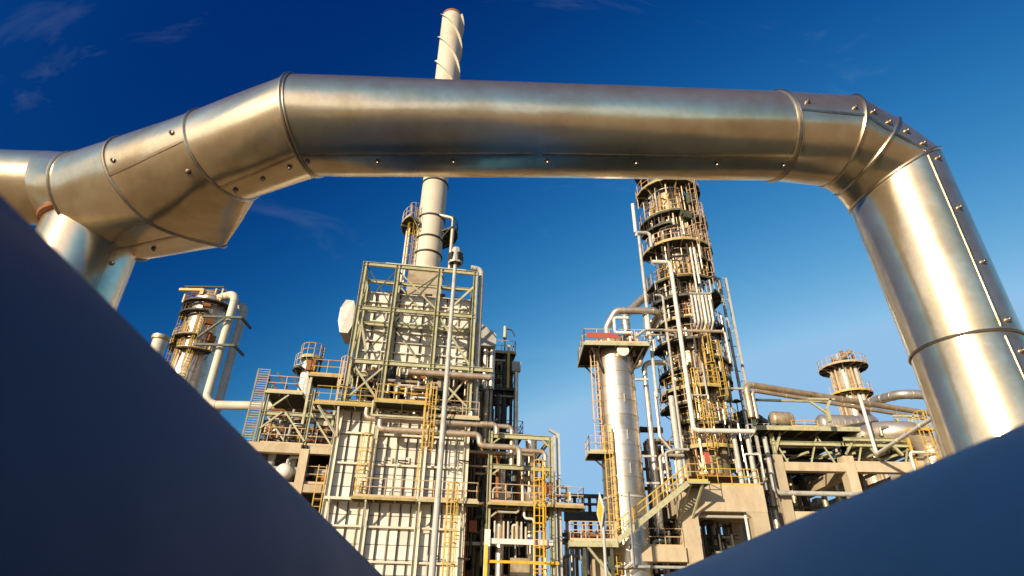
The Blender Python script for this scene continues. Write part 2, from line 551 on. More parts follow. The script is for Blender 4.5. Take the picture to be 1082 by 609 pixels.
near_pipe((1082, 447), 0.40, 0.34, -1, 'big shaded blue pipe filling the lower right corner', 'bluepaint')

# ------------------------------------------------------------------ the bright clad pipe bridging overhead
SP = thing('clad_pipe', 'silver sheet-metal clad pipe arching across the top of the view', 'pipe', (1.74, 2.08, 0))
NS = 96
def mk(c, a, b): return (Vector(c), Vector(a), Vector(b))
def ring_px(T, B, Y, rad, axis):
    m_ = A((T[0] + B[0]) / 2, (T[1] + B[1]) / 2, Y) - EYE
    t_, b_ = [EYE + q * (m_.dot(m_) / q.dot(m_)) for q in (ray(*T), ray(*B))]
    a = (t_ - b_) / 2
    b = Vector(axis).cross(a).normalized() * rad
    c = (t_ + b_) / 2
    if b.dot(EYE - c) < 0: b = -b
    return mk(c, a, b)
def rp(rg, th):
    # a pinched ring comes to a ridge at its lower end, as the gusset under the branch does
    k = 1.0 - (rg[3] * max(0.0, -math.cos(th)) ** 1.5 if len(rg) > 3 else 0.0)
    return rg[0] + rg[1] * math.cos(th) + rg[2] * (math.sin(th) * k)
def wob(th, k):
    return 1 + 0.0040 * math.sin(5 * th + k) + 0.0034 * math.sin(9 * th + 2.1 * k) + 0.0020 * math.sin(17 * th + 1.3 * k)
def section(r0, r1, k, name='cladding_section', m='silver', steps=7):
    b = MB()
    for i in range(steps + 1):
        t = i / steps
        for j in range(NS):
            th = 2 * math.pi * j / NS
            p = rp(r0, th).lerp(rp(r1, th), t)
            c = r0[0].lerp(r1[0], t)
            f = wob(th, k + 0.5 * i) if 0 < t < 1 else 1.0
            b.v.append(c + (p - c) * f)
    for i in range(steps):
        for j in range(NS):
            j2 = (j + 1) % NS
            b.f.append((i * NS + j, i * NS + j2, (i + 1) * NS + j2, (i + 1) * NS + j))
    return b.build(name, m, SP, True)
def bead(rg, r=0.0065, m='silverlip'):
    pts = [rp(rg, 2 * math.pi * j / 72) for j in range(73)]
    c = rg[0]
    return MB().tube([c + (p - c) * 1.008 for p in pts], r, 8, False).build('seam_bead', m, SP, True)
def lap(r0, r1, th0, th1=None, m='silverlip', w=0.05, name='lap_seam', t0=0.02, t1=0.98):
    """folded lap: a raised lip along the section at angle th"""
    th1 = th0 if th1 is None else th1
    b = MB()
    for i in range(9):
        t = t0 + (t1 - t0) * i / 8
        th = th0 + (th1 - th0) * t
        c = r0[0].lerp(r1[0], t)
        for dth, k in ((0.0, 0.997), (0.0, 1.016), (w, 1.014), (w, 0.997)):
            b.v.append(c + (rp(r0, th + dth).lerp(rp(r1, th + dth), t) - c) * k)
    for i in range(8):
        for j in range(3):
            b.f.append((i * 4 + j, i * 4 + j + 1, (i + 1) * 4 + j + 1, (i + 1) * 4 + j))
    return b.build(name, m, SP)
SCREW = None
def screw(r0, r1, th, t):
    global SCREW
    c = r0[0].lerp(r1[0], t)
    p = rp(r0, th).lerp(rp(r1, th), t)
    ax = (r1[0] - r0[0]).normalized()
    n = (p - c); n = (n - ax * n.dot(ax)).normalized()
    if SCREW is None:
        b = MB()
        b.lathe((0, 0, 0), [(0.0105, -0.004), (0.0105, 0.002), (0.0085, 0.0035), (0.0066, 0.004), (0.0064, 0.0085), (0.005, 0.0102), (0.0, 0.0105)], 14)
        o = b.build('screw', 'screw', SP, True, org=Vector((0, 0, 0)))
        SCREW = o.data
    else:
        o = bpy.data.objects.new('screw', SCREW)
        link(o, SP, ORG[SP.name])
    o.matrix_local = Matrix.Translation(c + (p - c) * 1.012 - ORG[SP.name]) @ n.to_track_quat('Z', 'Y').to_matrix().to_4x4()
    return o

ax_main = (A(828, 143, 1.90) - A(321, 131, 1.73)).normalized()
rA = ring_px((305, 78), (338, 186), 1.73, 0.203, (A(321, 131, 1.73) - A(237, 162, 1.86)).normalized() + ax_main)
rM1 = ring_px((560, 87), (562, 188), 1.81, 0.2, ax_main)
rM = ring_px((822, 96), (812, 191), 1.89, 0.2, ax_main)
r2 = ring_px((905, 101), (866, 196), 1.93, 0.205, ax_main * 0.9 - Z * 0.25)
r3 = ring_px((950, 125), (883, 206), 1.98, 0.205, ax_main * 0.75 - Z * 0.55)
r4 = ring_px((994, 157), (899, 225), 2.04, 0.20, ax_main * 0.5 - Z * 0.85)
LEG = along(A(960, 222, 2.08), X, u=961)
def hring(xy, z, rad, toward):
    # same angle convention as the mitred rings: 0 = outer/right side, 90 deg = towards the camera
    a = Vector((toward.x, toward.y, 0)).normalized()
    b = a.cross(Z)
    c = Vector((xy.x, xy.y, z))
    if b.dot(EYE - c) < 0: b = -b
    return mk(c, a * rad, b * rad)
out_r = Vector((r4[1].x, r4[1].y, 0))
r5 = hring(LEG, zat(LEG, 371), 0.188, out_r)
r5b = hring(LEG, zat(LEG, 371) - 1.15, 0.188, out_r)
r6 = hring(LEG, 0.0, 0.188, out_r)
# left part
rB = ring_px((204, 117), (271, 208), 1.86, 0.2, (A(321, 131, 1.73) - A(177, 204, 2.02)).normalized())
rC = ring_px((117, 148), (238, 260), 2.02, 0.2, (A(237, 162, 1.86) - A(112, 217, 2.16)).normalized())
rD = ring_px((66, 163), (156, 273), 2.16, 0.19, (A(177, 204, 2.02) - A(60, 200, 2.2)).normalized())
rC = (*rC, 0.7); rD = (*rD, 0.45)
axl = (A(40, 190, 2.24) - A(-120, 187, 2.24)).normalized()
rE = ring_px((50, 159.5), (72, 240), 2.22, 0.185, axl)
rF = ring_px((-150, 152), (-150, 230), 2.26, 0.18, axl)
rG = mk(rF[0] - axl * 4, rF[1], rF[2])
secs = [(rA, rM1), (rM1, rM), (rM, r2), (r2, r3), (r3, r4), (r4, r5), (r5, r5b), (r5b, r6), (rB, rA), (rC, rB), (rD, rC), (rE, rD), (rF, rE), (rG, rF)]
for k, (p_, q_) in enumerate(secs): section(p_, q_, k * 1.7)
for rg in (rA, rM, r2, r3, r4, r5, r5b, rB, rC, rD, rF): bead(rg)
for rg in (rA, rM): # second bead line beside the first
    d_ = ax_main * 0.012
    bead(mk(rg[0] + d_, rg[1], rg[2]), 0.004)
# left leg
LL = A(95, 255, 2.24)
lz = zat(LL, 246)
out_l = Vector((1, 0.35, 0))
l0 = hring(LL, lz + 0.1, 0.196, out_l); l1 = hring(LL, lz - 0.9, 0.196, out_l); l2 = hring(LL, 0, 0.196, out_l)
section(l0, l1, 0.6); section(l1, l2, 2.2); bead(l1)
bead(hring(LL, lz + 0.01, 0.20, out_l), 0.02, 'rust')
lap(l0, l1, R(42), w=0.07)
for t in (0.12, 0.3, 0.5, 0.7): screw(l0, l1, R(36), t)
for (lx, rad) in ((LEG, 0.19), (LL, 0.2)):
    MB().lathe((lx.x, lx.y, 0), [(rad, 0), (rad + 0.09, 0), (rad + 0.09, 0.03), (rad, 0.03)], 40).build('foot_flange', 'silverlip', SP, True)
# laps and screws
TH = R(52)
lap(rM, r2, R(54), R(50)); lap(r2, r3, R(50), R(46)); lap(r3, r4, R(46), R(38)); lap(r4, r5, R(38), R(36)); lap(r5, r5b, R(36))
for (p_, q_, th, ts) in ((rM, r2, R(42), (0.18, 0.85)), (r2, r3, R(38), (0.25, 0.75)), (r3, r4, R(32), (0.25, 0.75)), (r4, r5, R(27), (0.06, 0.36, 0.66, 0.95)), (r5, r5b, R(27), (0.07, 0.3, 0.5))):
    for t in ts: screw(p_, q_, th, t)
lap(rA, rM1, R(119), w=-0.05); lap(rM1, rM, R(119), w=-0.05); lap(rB, rA, R(119), R(119), w=-0.05)
for t in (0.12, 0.5, 0.86): screw(rB, rA, R(128), t)
for t in (0.03, 0.32, 0.64): screw(rA, rM1, R(127), t)
for t in (0.04, 0.38, 0.70, 0.97): screw(rM1, rM, R(127), t)
lap(rC, rB, R(47), R(52))
for t in (0.12, 0.86): screw(rC, rB, R(38), t)
screw(rC, rB, R(84), 0.86)
lap(rD, rC, R(128), R(120), w=-0.05); screw(rD, rC, R(134), 0.45); screw(rD, rC, R(140), 0.1)

# ================================================================== furnace
FANG = R(8)
FX = Vector((math.cos(FANG), math.sin(FANG), 0))
FY = Vector((-math.sin(FANG), math.cos(FANG), 0))
_o = A(345, 528, 38)
FO = Vector((_o.x, _o.y, 0))
def fhit(u, v, b=0.0):
    """(a, z) where the sight line meets the furnace front plane shifted back by b"""
    d = ray(u, v)
    s = ((FO + FY * b) - EYE).dot(FY) / d.dot(FY)
    p = EYE + d * s
    return (p - FO).dot(FX), p.z
def fw(a, b, z): return FO + FX * a + FY * b + Z * z
FU = thing('process_furnace', 'tall cream panelled furnace inside a pale green steel frame', 'furnace', FO)
pa = [fhit(345, 528)[0], fhit(386, 545)[0], fhit(442, 545)[0], fhit(489, 545)[0]]   # post lines
ZT = fhit(385, 277)[1]
zlow = fhit(400, 434)[1]
fwid = pa[3] - pa[0]
# lower firebox core and its panels
MB().obox(fw(fwid / 2, 4.6, zlow / 2), FX * (fwid / 2 - 0.1), FY * 4.4, Z * (zlow / 2)).build('firebox_wall', 'dark', FU)  # dark core puts the shade in the panel gaps into colour
np_, rows = 13, 17
pw, ph = (fwid - 0.1) / np_, zlow / rows
def panel_mesh(w, h, d=0.035):
    b = MB(); e = 0.022
    b.add([FX * x_ + Z * z_ - FY * y_ for (x_, z_, y_) in
           ((0, 0, 0), (w, 0, 0), (w, h, 0), (0, h, 0), (e, e, d), (w - e, e, d), (w - e, h - e, d), (e, h - e, d))],
          [(4, 5, 6, 7), (0, 1, 5, 4), (1, 2, 6, 5), (2, 3, 7, 6), (3, 0, 4, 7)])
    me = bpy.data.meshes.new('wall_panel')
    me.from_pydata([tuple(q) for q in b.v], [], b.f)
    me.materials.append(MATS['cream'])
    return me
pm = panel_mesh(pw - 0.04, ph - 0.025)
for i in range(np_):
    for j in range(rows):
        o = bpy.data.objects.new('wall_panel', pm)
        o.location = fw(0.05 + i * pw + 0.018, 0.195 + random.uniform(-0.008, 0.008), j * ph + 0.01) - FO
        link(o, FU, FO)
for i in range(1, np_):
    MB().bar(fw(0.05 + i * pw, 0.1, 0), fw(0.05 + i * pw, 0.1, zlow), 0.13, 0.045, FX).build('wall_rib', 'dark' if i % 3 else 'green', FU)  # dark ribs paint in the shadow lines between panels
for v_ in (459, 491, 557, 594):
    z_ = fhit(400, v_)[1]
    MB().bar(fw(0, 0.03, z_), fw(fwid, 0.03, z_), 0.16, 0.12).build('wall_rail', 'creamrib', FU)
# posts, full height, two rows
for i, a in enumerate(pa):
    MB().ibeam(fw(a, -0.02, 0), fw(a, -0.02, zlow + 0.3), 0.34, 0.34, FX).build('post', 'creamrib', FU)
    MB().ibeam(fw(a, -0.02, zlow + 0.3), fw(a, -0.02, ZT), 0.30, 0.30, FX).build('post', 'green', FU)
    for b_ in (2.6, 9.0):
        MB().ibeam(fw(a, b_, zlow), fw(a, b_, ZT), 0.26, 0.26, FX).build('post', 'green', FU)
levels = [277, 328, 384, 428]
zs = [fhit(440, v_)[1] for v_ in (281, 328, 384, 428)]
zs[0] = ZT
for k, z_ in enumerate(zs):
    MB().ibeam(fw(pa[0] - (0.0 if k else 0.15), -0.02, z_ - 0.15), fw(pa[3] + (1.6 if k == 2 else 0.1), -0.02, z_ - 0.15), 0.2, 0.32).build('beam', 'green', FU)
    for b_ in (2.6, 9.0):
        MB().ibeam(fw(pa[0], b_, z_ - 0.15), fw(pa[3], b_, z_ - 0.15), 0.16, 0.26).build('beam', 'green', FU)
    for a in (pa[0], pa[1], pa[2], pa[3]):
        MB().ibeam(fw(a, 0.15, z_ - 0.18), fw(a, 9.0, z_ - 0.18), 0.16, 0.26).build('cross_beam', 'green', FU)
def brace(p, q, w=0.12, m='green'): MB().bar(p, q, w).build('brace', m, FU)
ztop, zm, zl, zb = zs
brace(fw(pa[0], 0.12, zm), fw(pa[0] + 1.2, 0.12, zl), 0.16); brace(fw(pa[0] + 0.1, 0.14, ztop - 0.2), fw(pa[1], 0.14, zm), 0.07, 'dgreen')
brace(fw(pa[1], 0.13, ztop - 0.3), fw(pa[0] + 0.2, 0.13, zm), 0.07, 'dgreen')
brace(fw(pa[2], 0.05, ztop - 0.3), fw(pa[0] + 0.15, 0.05, zl - 0.8), 0.1, 'dgreen')
brace(fw(pa[1], 0.1, ztop - 0.4), fw(pa[2], 0.1, zm + 0.2), 0.1, 'green')
brace(fw(pa[2], 0.11, ztop - 0.4), fw(pa[1], 0.11, zm + 0.3), 0.07, 'dgreen')
brace(fw(pa[3], 0.1, ztop - 1.2), fw(pa[2] + 0.8, 0.1, zm + 0.2), 0.15)
brace(fw(pa[2], 0.1, ztop - 0.4), fw(pa[3], 0.1, zm), 0.07, 'dgreen')
brace(fw(pa[2], 0.1, zm), fw(pa[3], 0.1, zl), 0.14); brace(fw(pa[3], 0.12, zm), fw(pa[2], 0.12, zl), 0.08, 'dgreen')
brace(fw(pa[0], 0.1, zl), fw(pa[1], 0.1, zb - 0.1), 0.14); brace(fw(pa[1], 0.12, zl - 0.3), fw(pa[0], 0.12, zb), 0.12)
brace(fw(pa[1], 0.1, zm - 0.3), fw((pa[1] + pa[2]) / 2, 0.1, zm - 1.6), 0.07, 'dgreen'); brace(fw(pa[2], 0.1, zm - 0.3), fw((pa[1] + pa[2]) / 2, 0.1, zm - 1.6), 0.07, 'dgreen')
brace(fw(pa[2], 0.1, zl - 0.4), fw(pa[3], 0.1, zb), 0.12); brace(fw(pa[3], 0.13, zl - 0.4), fw(pa[2] + 1.0, 0.13, zb), 0.12)
for (z0, z1) in ((ztop, zm), (zm, zl), (zl, zb)):
    brace(fw(pa[0], 0.3, z0 - 0.3), fw(pa[0], 2.5, z1), 0.1, 'dgreen'); brace(fw(pa[0], 2.5, z0 - 0.3), fw(pa[0], 0.3, z1), 0.1, 'green')
    brace(fw(pa[1], 2.6, z0 - 0.3), fw(pa[2], 2.6, z1), 0.09, 'green'); brace(fw(pa[3], 0.3, z0 - 0.3), fw(pa[3], 2.5, z1), 0.1, 'green')
# convection section
B0 = 2.9
ca0, cz1 = fhit(386, 309, B0)
ca1, _ = fhit(498, 309, B0)
_, cz0 = fhit(440, 397, B0)
MB().obox(fw((ca0 + ca1) / 2, B0 + 2.9, (cz0 + cz1) / 2), FX * ((ca1 - ca0) / 2), FY * 2.8, Z * ((cz1 - cz0) / 2)).build('convection_box', 'dark', FU)  # core coloured dark for the shade between its panels
nc, rc = 9, 8
cw, ch = (ca1 - ca0) / nc, (cz1 - cz0) / rc
cm = panel_mesh(cw - 0.05, ch - 0.04, 0.04)
for i in range(nc):
    for j in range(rc):
        o = bpy.data.objects.new('wall_panel', cm)
        o.location = fw(ca0 + i * cw + 0.03, B0 + 0.09, cz0 + j * ch + 0.03) - FO
        link(o, FU, FO)
for i in range(nc + 1):
    MB().bar(fw(ca0 + i * cw, B0 - 0.02, cz0), fw(ca0 + i * cw, B0 - 0.02, cz1 + (0.0 if i % 3 else 0.25)), 0.2, 0.07, FX).build('wall_rib', 'dark' if i % 2 else 'creamrib', FU)  # every other rib dark, shadow lines put into the colour
for j in range(rc + 1):
    MB().bar(fw(ca0, B0 - 0.06, cz0 + j * ch), fw(ca1, B0 - 0.06, cz0 + j * ch), 0.18, 0.09).build('wall_rail', 'creamrib' if j % 2 else 'white', FU)
# hip of the convection box up to the chimney
sc = along(A(450, 291, FO.y + 6.2), X, u=450)
SCX, SCY = sc.x, sc.y
SRAD = 1.2
hz = zat(sc, 291)
hb = MB()
q1 = [Vector((SCX, SCY, 0)) + FX * (sx * 1.45) + FY * (sy * 1.45) for sx, sy in ((-1, -1), (1, -1), (1, 1), (-1, 1))]
hb.add([q + Z * cz1 for q in q1] + [q + Z * (hz - 0.35) for q in q1], [(0, 1, 5, 4), (1, 2, 6, 5), (2, 3, 7, 6), (3, 0, 4, 7), (4, 5, 6, 7)])
hb.build('flue_box', 'aluwarm', FU)
for (da, z_, m_) in ((3.4, hz - 0.25, 'creamrib'), (4.2, cz1 + 0.25, 'palegrey')):
    c_ = Vector((SCX, SCY, z_))
    for sy in (-1.6, 1.6): MB().bar(c_ - FX * da + FY * sy, c_ + FX * da + FY * sy, 0.2, 0.3).build('stack_girder', m_, FU)
for k in range(7):
    MB().obox(fw(ca0 + 0.8 + 1.05 * k, B0 + 0.9, cz1 + 0.25), FX * 0.3, FY * 0.4, Z * (0.25 + 0.12 * (k % 3))).build('roof_fitting', ('dark', 'aluwarm', 'rust')[k % 3], FU)
# duct boxes left and right of the convection section
def fbox(name, a0, a1, b0, b1, z0, z1, m):
    return MB().obox(fw((a0 + a1) / 2, (b0 + b1) / 2, (z0 + z1) / 2), FX * (a1 - a0) / 2, FY * (b1 - b0) / 2, Z * (z1 - z0) / 2).build(name, m, FU)
la, lz1 = fhit(361, 316, 4.0); _, lz0 = fhit(361, 340, 4.0)
b = MB(); zc = (lz0 + lz1) / 2; ex_ = ca0 - la
oc = [(0.25, 0), (0.8, 0), (1.0, 0.25), (1.0, 0.8), (0.85, 1.0), (0.3, 1.0), (0.0, 0.75), (0.0, 0.35)]
hh = lz1 - lz0
pts_ = [fw(la + ex_ * 0.6 * x_, 4.0 + 0.3 * abs(x_ - 0.5), lz0 - 0.9 * (1 - y_) + hh * y_) for x_, y_ in oc]
pts2 = [p + FY * 2.2 + FX * 0.2 for p in pts_]
b.add(pts_ + pts2, [tuple(reversed(range(8))), tuple(range(8, 16))] + [(i, (i + 1) % 8, 8 + (i + 1) % 8, 8 + i) for i in range(8)])
b.build('header_box', 'white', FU)
fbox('header_stub', la + ex_ * 0.55, ca0, 4.4, 5.6, lz0 + 0.1, lz1 - 0.2, 'white')
ra0, rz1 = fhit(504, 341, 3.0); ra1, rz0 = fhit(524, 366, 3.0)
b = MB()
pr = [fw(ra0 - 0.4, 3.0, rz0), fw(ra1, 3.0, rz0), fw(ra1, 3.0, rz0 + (rz1 - rz0) * 0.55), fw(ra0 + 0.3, 3.0, rz1), fw(ra0 - 0.4, 3.0, rz1)]
b.add(pr + [p + FY * 4 for p in pr], [(4, 3, 2, 1, 0), (5, 6, 7, 8, 9)] + [(i, (i + 1) % 5, 5 + (i + 1) % 5, 5 + i) for i in range(5)])
b.build('header_box', 'palegrey', FU)
for u_ in (513, 520):
    a_, _ = fhit(u_, 380, 3.6)
    MB().tube([fw(a_, 3.6, rz0), fw(a_, 3.6, rz0 - 3.4)], 0.22, 12).build('header_pipe', 'alu', FU, True)
# burner-floor zone between firebox and convection section: dark clutter of headers
for k in range(9):
    a_ = pa[0] + 0.8 + k * 1.0
    MB().tube(fillet([fw(a_, 1.2, zlow), fw(a_, 1.2, zlow + 0.9), fw(a_, 2.6, zlow + 1.1)], 0.3), 0.13, 8).build('crossover_pipe', 'tanpipe' if k % 2 else 'alu', FU, True)
    MB().tube([fw(a_ + 0.45, 1.8, zlow), fw(a_ + 0.45, 1.8, cz0)], 0.09, 8).build('crossover_pipe', 'aluwarm', FU, True)
fbox('inner_wall', pa[0] + 0.4, pa[3] - 0.3, 6.5, 8.5, zlow, cz0, 'dark')
# platforms
z1 = fhit(400, 525.5, -1.1)[1]
a0, _ = fhit(371, 526, -1.1); a1, _ = fhit(505, 526, -1.1); am, _ = fhit(440, 526, -1.1)
deck(FU, fw(a0, -1.15, 0), FX, FY, am - a0, 1.1, z1, 'green', 'peach', 'fl', fm='fascia')
deck(FU, fw(am + 0.05, -1.15, 0), FX, FY, a1 - am, 1.1, z1, 'green', 'peach', 'fr')
deck(FU, fw(pa[0], -0.75, 0), FX, FY, a0 - pa[0] - 0.05, 0.7, z1, 'creamrib', None, '')
for a_ in (pa[1], pa[2], pa[3] - 0.1, pa[0] + 0.3):
    bb = MB().bar(fw(a_, -0.2, z1 - 1.5), fw(a_, -1.1, z1 - 0.25), 0.09)
    bb.bar(fw(a_, -0.18, z1 - 0.22), fw(a_, -1.12, z1 - 0.22), 0.1, 0.14); bb.build('bracket', 'creamrib', FU)
z2 = fhit(370, 426.5, -1.2)[1]
a0, _ = fhit(331, 426, -1.2); a1, _ = fhit(396, 426, -1.2); a2, _ = fhit(452, 424, -1.6)
deck(FU, fw(a0, -1.2, 0), FX, FY, a1 - a0, 1.15, z2, 'green', 'yellow', 'fl', fm='fascia')
deck(FU, fw(a1 + 0.05, -1.7, 0), FX, FY, a2 - a1, 1.6, z2 + 0.2, 'green', 'yellow', 'fr', fm='fascia')
deck(FU, fw(a2 + 0.1, -0.9, 0), FX, FY, pa[3] - a2 + 0.6, 0.85, z2 - 0.35, 'green', 'peach', 'f')
for a_ in (a0 + 0.3, pa[0] - 0.05, pa[1], pa[2]):
    MB().bar(fw(max(a_, pa[0]), -0.2, z2 - 1.9), fw(a_, -1.1, z2 - 0.2), 0.12).build('bracket', 'creamrib', FU)
# hanging light frame in front of the pipes
h0, hz0 = fhit(394, 428, -1.5); h1, hz1 = fhit(448, 442, -1.5)
for (p, q) in ((fw(h0, -1.5, z2 + 0.2), fw(h0, -1.5, hz1)), (fw(h1, -1.5, z2 + 0.2), fw(h1, -1.5, hz1)), (fw(h0, -1.5, hz1), fw(h1, -1.5, hz1))):
    MB().bar(p, q, 0.12).build('hanger', 'green', FU)
z3 = fhit(345, 396, 0.5)[1]
a0, _ = fhit(326, 396, 0.5); a1, _ = fhit(363, 396, 0.5)
deck(FU, fw(a0, 0.5, 0), FX, FY, a1 - a0, 2.4, z3, 'green', 'yellow', 'fl', fm='fascia')
for a_ in (a0 + 0.2, a1 - 0.2):
    MB().bar(fw(a_, 0.7, z2 - 1.0), fw(a_, 0.7, z3 - 0.1), 0.16).build('post', 'green', FU)
# ladders
a_, _ = fhit(384, 490, -0.9); zt = fhit(384, 459, -0.9)[1]
ladder(FU, fw(a_, -0.55, z1), zt - 0.2, -FY, FX, 'yellow', w=0.6, cage_from=0.4, over=0.2)
a_, _ = fhit(453, 450, -1.9); zb_ = fhit(453, 480, -1.9)[1]
ladder(FU, fw(a_, -1.75, zb_), z2 + 0.2, -FY, FX, 'yellow', w=0.6, cage_from=0.3)
a_, _ = fhit(476, 560, -1.2)
ladder(FU, fw(a_, -1.25, 0.0), z1, -FY, FX, 'yellow', w=0.55, cage_from=2.4, over=0.9)
a_, _ = fhit(366, 390, 0.3)
ladder(FU, fw(a_, 0.25, z2), z3, -FY, FX, 'peach', w=0.55, cage_from=1.5, over=1.1)
a_, _ = fhit(441, 505, -0.9); MB().bar(fw(a_, -1.0, z1), fw(a_, -1.0, z1 + 2.9), 0.1).build('rail_post', 'yellow', FU)
# burner viewing doors and small fittings on the firebox wall
for (u_, v_) in ((410, 487), (428, 487), (385, 505), (450, 560), (483, 566)):
    a_, z_ = fhit(u_, v_, 0.1)
    d_ = MB().obox(fw(a_, 0.1, z_), FX * 0.28, FY * 0.06, Z * 0.2).build('peep_door', 'creamrib', FU)
    MB().bar(fw(a_ - 0.15, 0.02, z_), fw(a_ + 0.15, 0.02, z_), 0.04).build('handle', 'dark', d_)
for (u_, v_) in ((420, 487), (484, 487), (452, 587), (484, 590)):
    a_, z_ = fhit(u_, v_, -0.1)
    MB().tube(fillet([fw(a_, 0.15, z_), fw(a_, -0.25, z_), fw(a_ + 0.7, -0.25, z_ - 0.05)], 0.1), 0.05, 6).build('burner_line', 'dark', FU, True)
    MB().bar(fw(a_, -0.25, z_), fw(a_, -0.25, z_ - 2.4), 0.05).build('burner_line', 'palegrey', FU)

# ------------------------------------------------------------------ chimney
ST = thing('chimney_stack', 'tall cream chimney with spiral strakes rising above the furnace', 'chimney', (SCX, SCY, hz))
SZ = zat(sc, 19)
zr = [hz] + [zat(sc, v_) for v_ in (272, 256, 234)]
step = zr[3] - zr[2]
while zr[-1] + 4.2 < SZ: zr.append(zr[-1] + 4.2)
zr.append(SZ)
for i in range(len(zr) - 1):
    MB().lathe((SCX, SCY, 0), [(SRAD, zr[i]), (SRAD, zr[i + 1])], 40).build('shell_section', 'stackpaint', ST, True)
    if 0 < i < 6: MB().lathe((SCX, SCY, 0), [(SRAD, zr[i] - 0.07), (SRAD + 0.09, zr[i] - 0.07), (SRAD + 0.09, zr[i] + 0.07), (SRAD, zr[i] + 0.07)], 40).build('ring_flange', 'dark', ST, True)
MB().lathe((SCX, SCY, 0), [(SRAD, hz + 0.05), (SRAD + 0.25, hz + 0.05), (SRAD + 0.25, hz + 0.25), (SRAD, hz + 0.25)], 40).build('ring_flange', 'creamrib', ST, True)
MB().lathe((SCX, SCY, 0), [(SRAD - 0.08, SZ - 2), (SRAD - 0.08, SZ + 0.02), (SRAD + 0.03, SZ + 0.02), (SRAD + 0.03, SZ - 0.3)], 40).build('rim', 'rust', ST, True)
zst = zat(sc, 140)
for k in range(3):
    b = MB(); n_ = 60; turns = (SZ - zst) / 12.5
    for i in range(n_ + 1):
        t = i / n_
        a = R(120 * k + 20) - turns * 2 * math.pi * t
        z_ = zst + (SZ - 0.3 - zst) * t
        c_, s_ = math.cos(a), math.sin(a)
        for (r_, dz) in ((SRAD - 0.01, 0.03), (SRAD + 0.27, 0.03), (SRAD + 0.27, -0.03), (SRAD - 0.01, -0.03)):
            b.v.append(Vector((SCX + r_ * c_, SCY + r_ * s_, z_ + dz)))
        if i:
            o_ = (i - 1) * 4
            for j in range(4): b.f.append((o_ + j, o_ + (j + 1) % 4, o_ + 4 + (j + 1) % 4, o_ + 4 + j))
    b.build('strake', 'stackpaint', ST)
zp = zat(sc, 247)
ring_platform(ST, (SCX, SCY), zp, SRAD + 0.1, SRAD + 1.35, -30, 130, 'dgreen', 'dark')
ring_platform(ST, (SCX, SCY), zp + 0.5, SRAD + 0.1, SRAD + 1.5, 160, 235, 'green', 'peach')
a = R(215); d_ = Vector((math.cos(a), math.sin(a), 0)); lp = Vector((SCX, SCY, 0)) + d_ * (SRAD + 0.25)
ladder(ST, (lp.x, lp.y, hz - 1.5), zp + 1.4, d_, Z.cross(d_), 'yellow', w=0.55, cage_from=1.6)
for s_ in (-0.55, 0.0):
    q_ = lp + d_ * 0.35 + Z.cross(d_) * (s_ - 0.6)
    MB().bar((q_.x, q_.y, hz - 1.5), (q_.x, q_.y, zp + 0.4), 0.14).build('platform_strut', 'creamrib', ST)
px_ = along(Vector((SCX, SCY - 1.0, zp)), X, u=478.5)
pipe('', [Vector((SCX + 0.4, SCY - 0.6, zat(px_, 224))), Vector((px_.x, px_.y, zat(px_, 231))), Vector((px_.x, px_.y, zat(px_, 286)))], 0.17, 'tanpipe', parent=ST, name='vent_pipe')

# ------------------------------------------------------------------ light mast
lm = along(A(481, 280, 24), X, u=481)
LM = thing('light_mast', 'tall slim pale grey light mast standing in front of the furnace', 'light mast', (lm.x, lm.y, 0))
lt = zat(lm, 268)
MB().tube([(lm.x, lm.y, 0), (lm.x, lm.y, lt)], 0.12, 16, radii=[0.145, 0.085]).build('pole', 'palegrey', LM, True)
MB().lathe((lm.x, lm.y, 0), [(0.145, 0), (0.3, 0), (0.3, 0.04), (0.15, 0.05)], 20).build('base_plate', 'palegrey', LM, True)
b = MB()
b.lathe((lm.x, lm.y, 0), [(0.0, lt + 0.30), (0.20, lt + 0.28), (0.24, lt + 0.15), (0.36, lt - 0.45), (0.33, lt - 0.62), (0.26, lt - 0.45), (0.1, lt + 0.1)], 8)
b.build('lamp_hood', 'palegrey', LM)
for k in range(4):
    a = R(45 + 90 * k); d_ = Vector((math.cos(a), math.sin(a), 0))
    MB().obox(Vector((lm.x, lm.y, lt - 0.3)) + d_ * 0.3, d_ * 0.07, Z.cross(d_) * 0.14, Z * 0.2).build('floodlight', 'dark', LM)

# ------------------------------------------------------------------ pipes along the furnace
def fp(u, v, b): a_, z_ = fhit(u, v, b); return fw(a_, b, z_)
def frt(b, *uv):
    """pipe path in a plane parallel to the furnace front; corners squared up"""
    P = [fhit(u, v, b) for u, v in uv]
    out = [P[0]]
    for (a_, z_) in P[1:]:
        la_, lz_ = out[-1]
        if abs(a_ - la_) > abs(z_ - lz_) * 1.0: out.append((a_, lz_))
        else: out.append((la_, z_))
    return [fw(a_, b, z_) for a_, z_ in out]
GP = 'pipes along the furnace front'
pipe('long tan header pipe under the upper crane beam of the furnace', frt(-0.5, (431, 393), (519, 396)), 0.22, 'tanpipe')
pipe('upper grey-tan pipe running across the furnace front above a second pipe', frt(-1.0, (388, 431), (388, 442), (509, 446), (509, 448), (525, 449), (525, 459)), 0.17, 'tanpipe', bend=0.32)
pipe('lower grey-tan pipe crossing the furnace front and stepping down to the rack', frt(-1.25, (402, 444), (402, 453.5), (507, 455), (507, 471), (549, 472), (549, 493)), 0.18, 'tanpipe', bend=0.32)
pipe('short tan pipe hooking down beside the furnace corner', frt(-0.3, (500, 449), (541, 452), (541, 493)), 0.16, 'tanpipe', bend=0.32)
pipe('rear tan pipe with square bend at the top of the green rack', frt(1.5, (520, 459), (565, 460), (565, 520)), 0.15, 'tanpipe', bend=0.32)
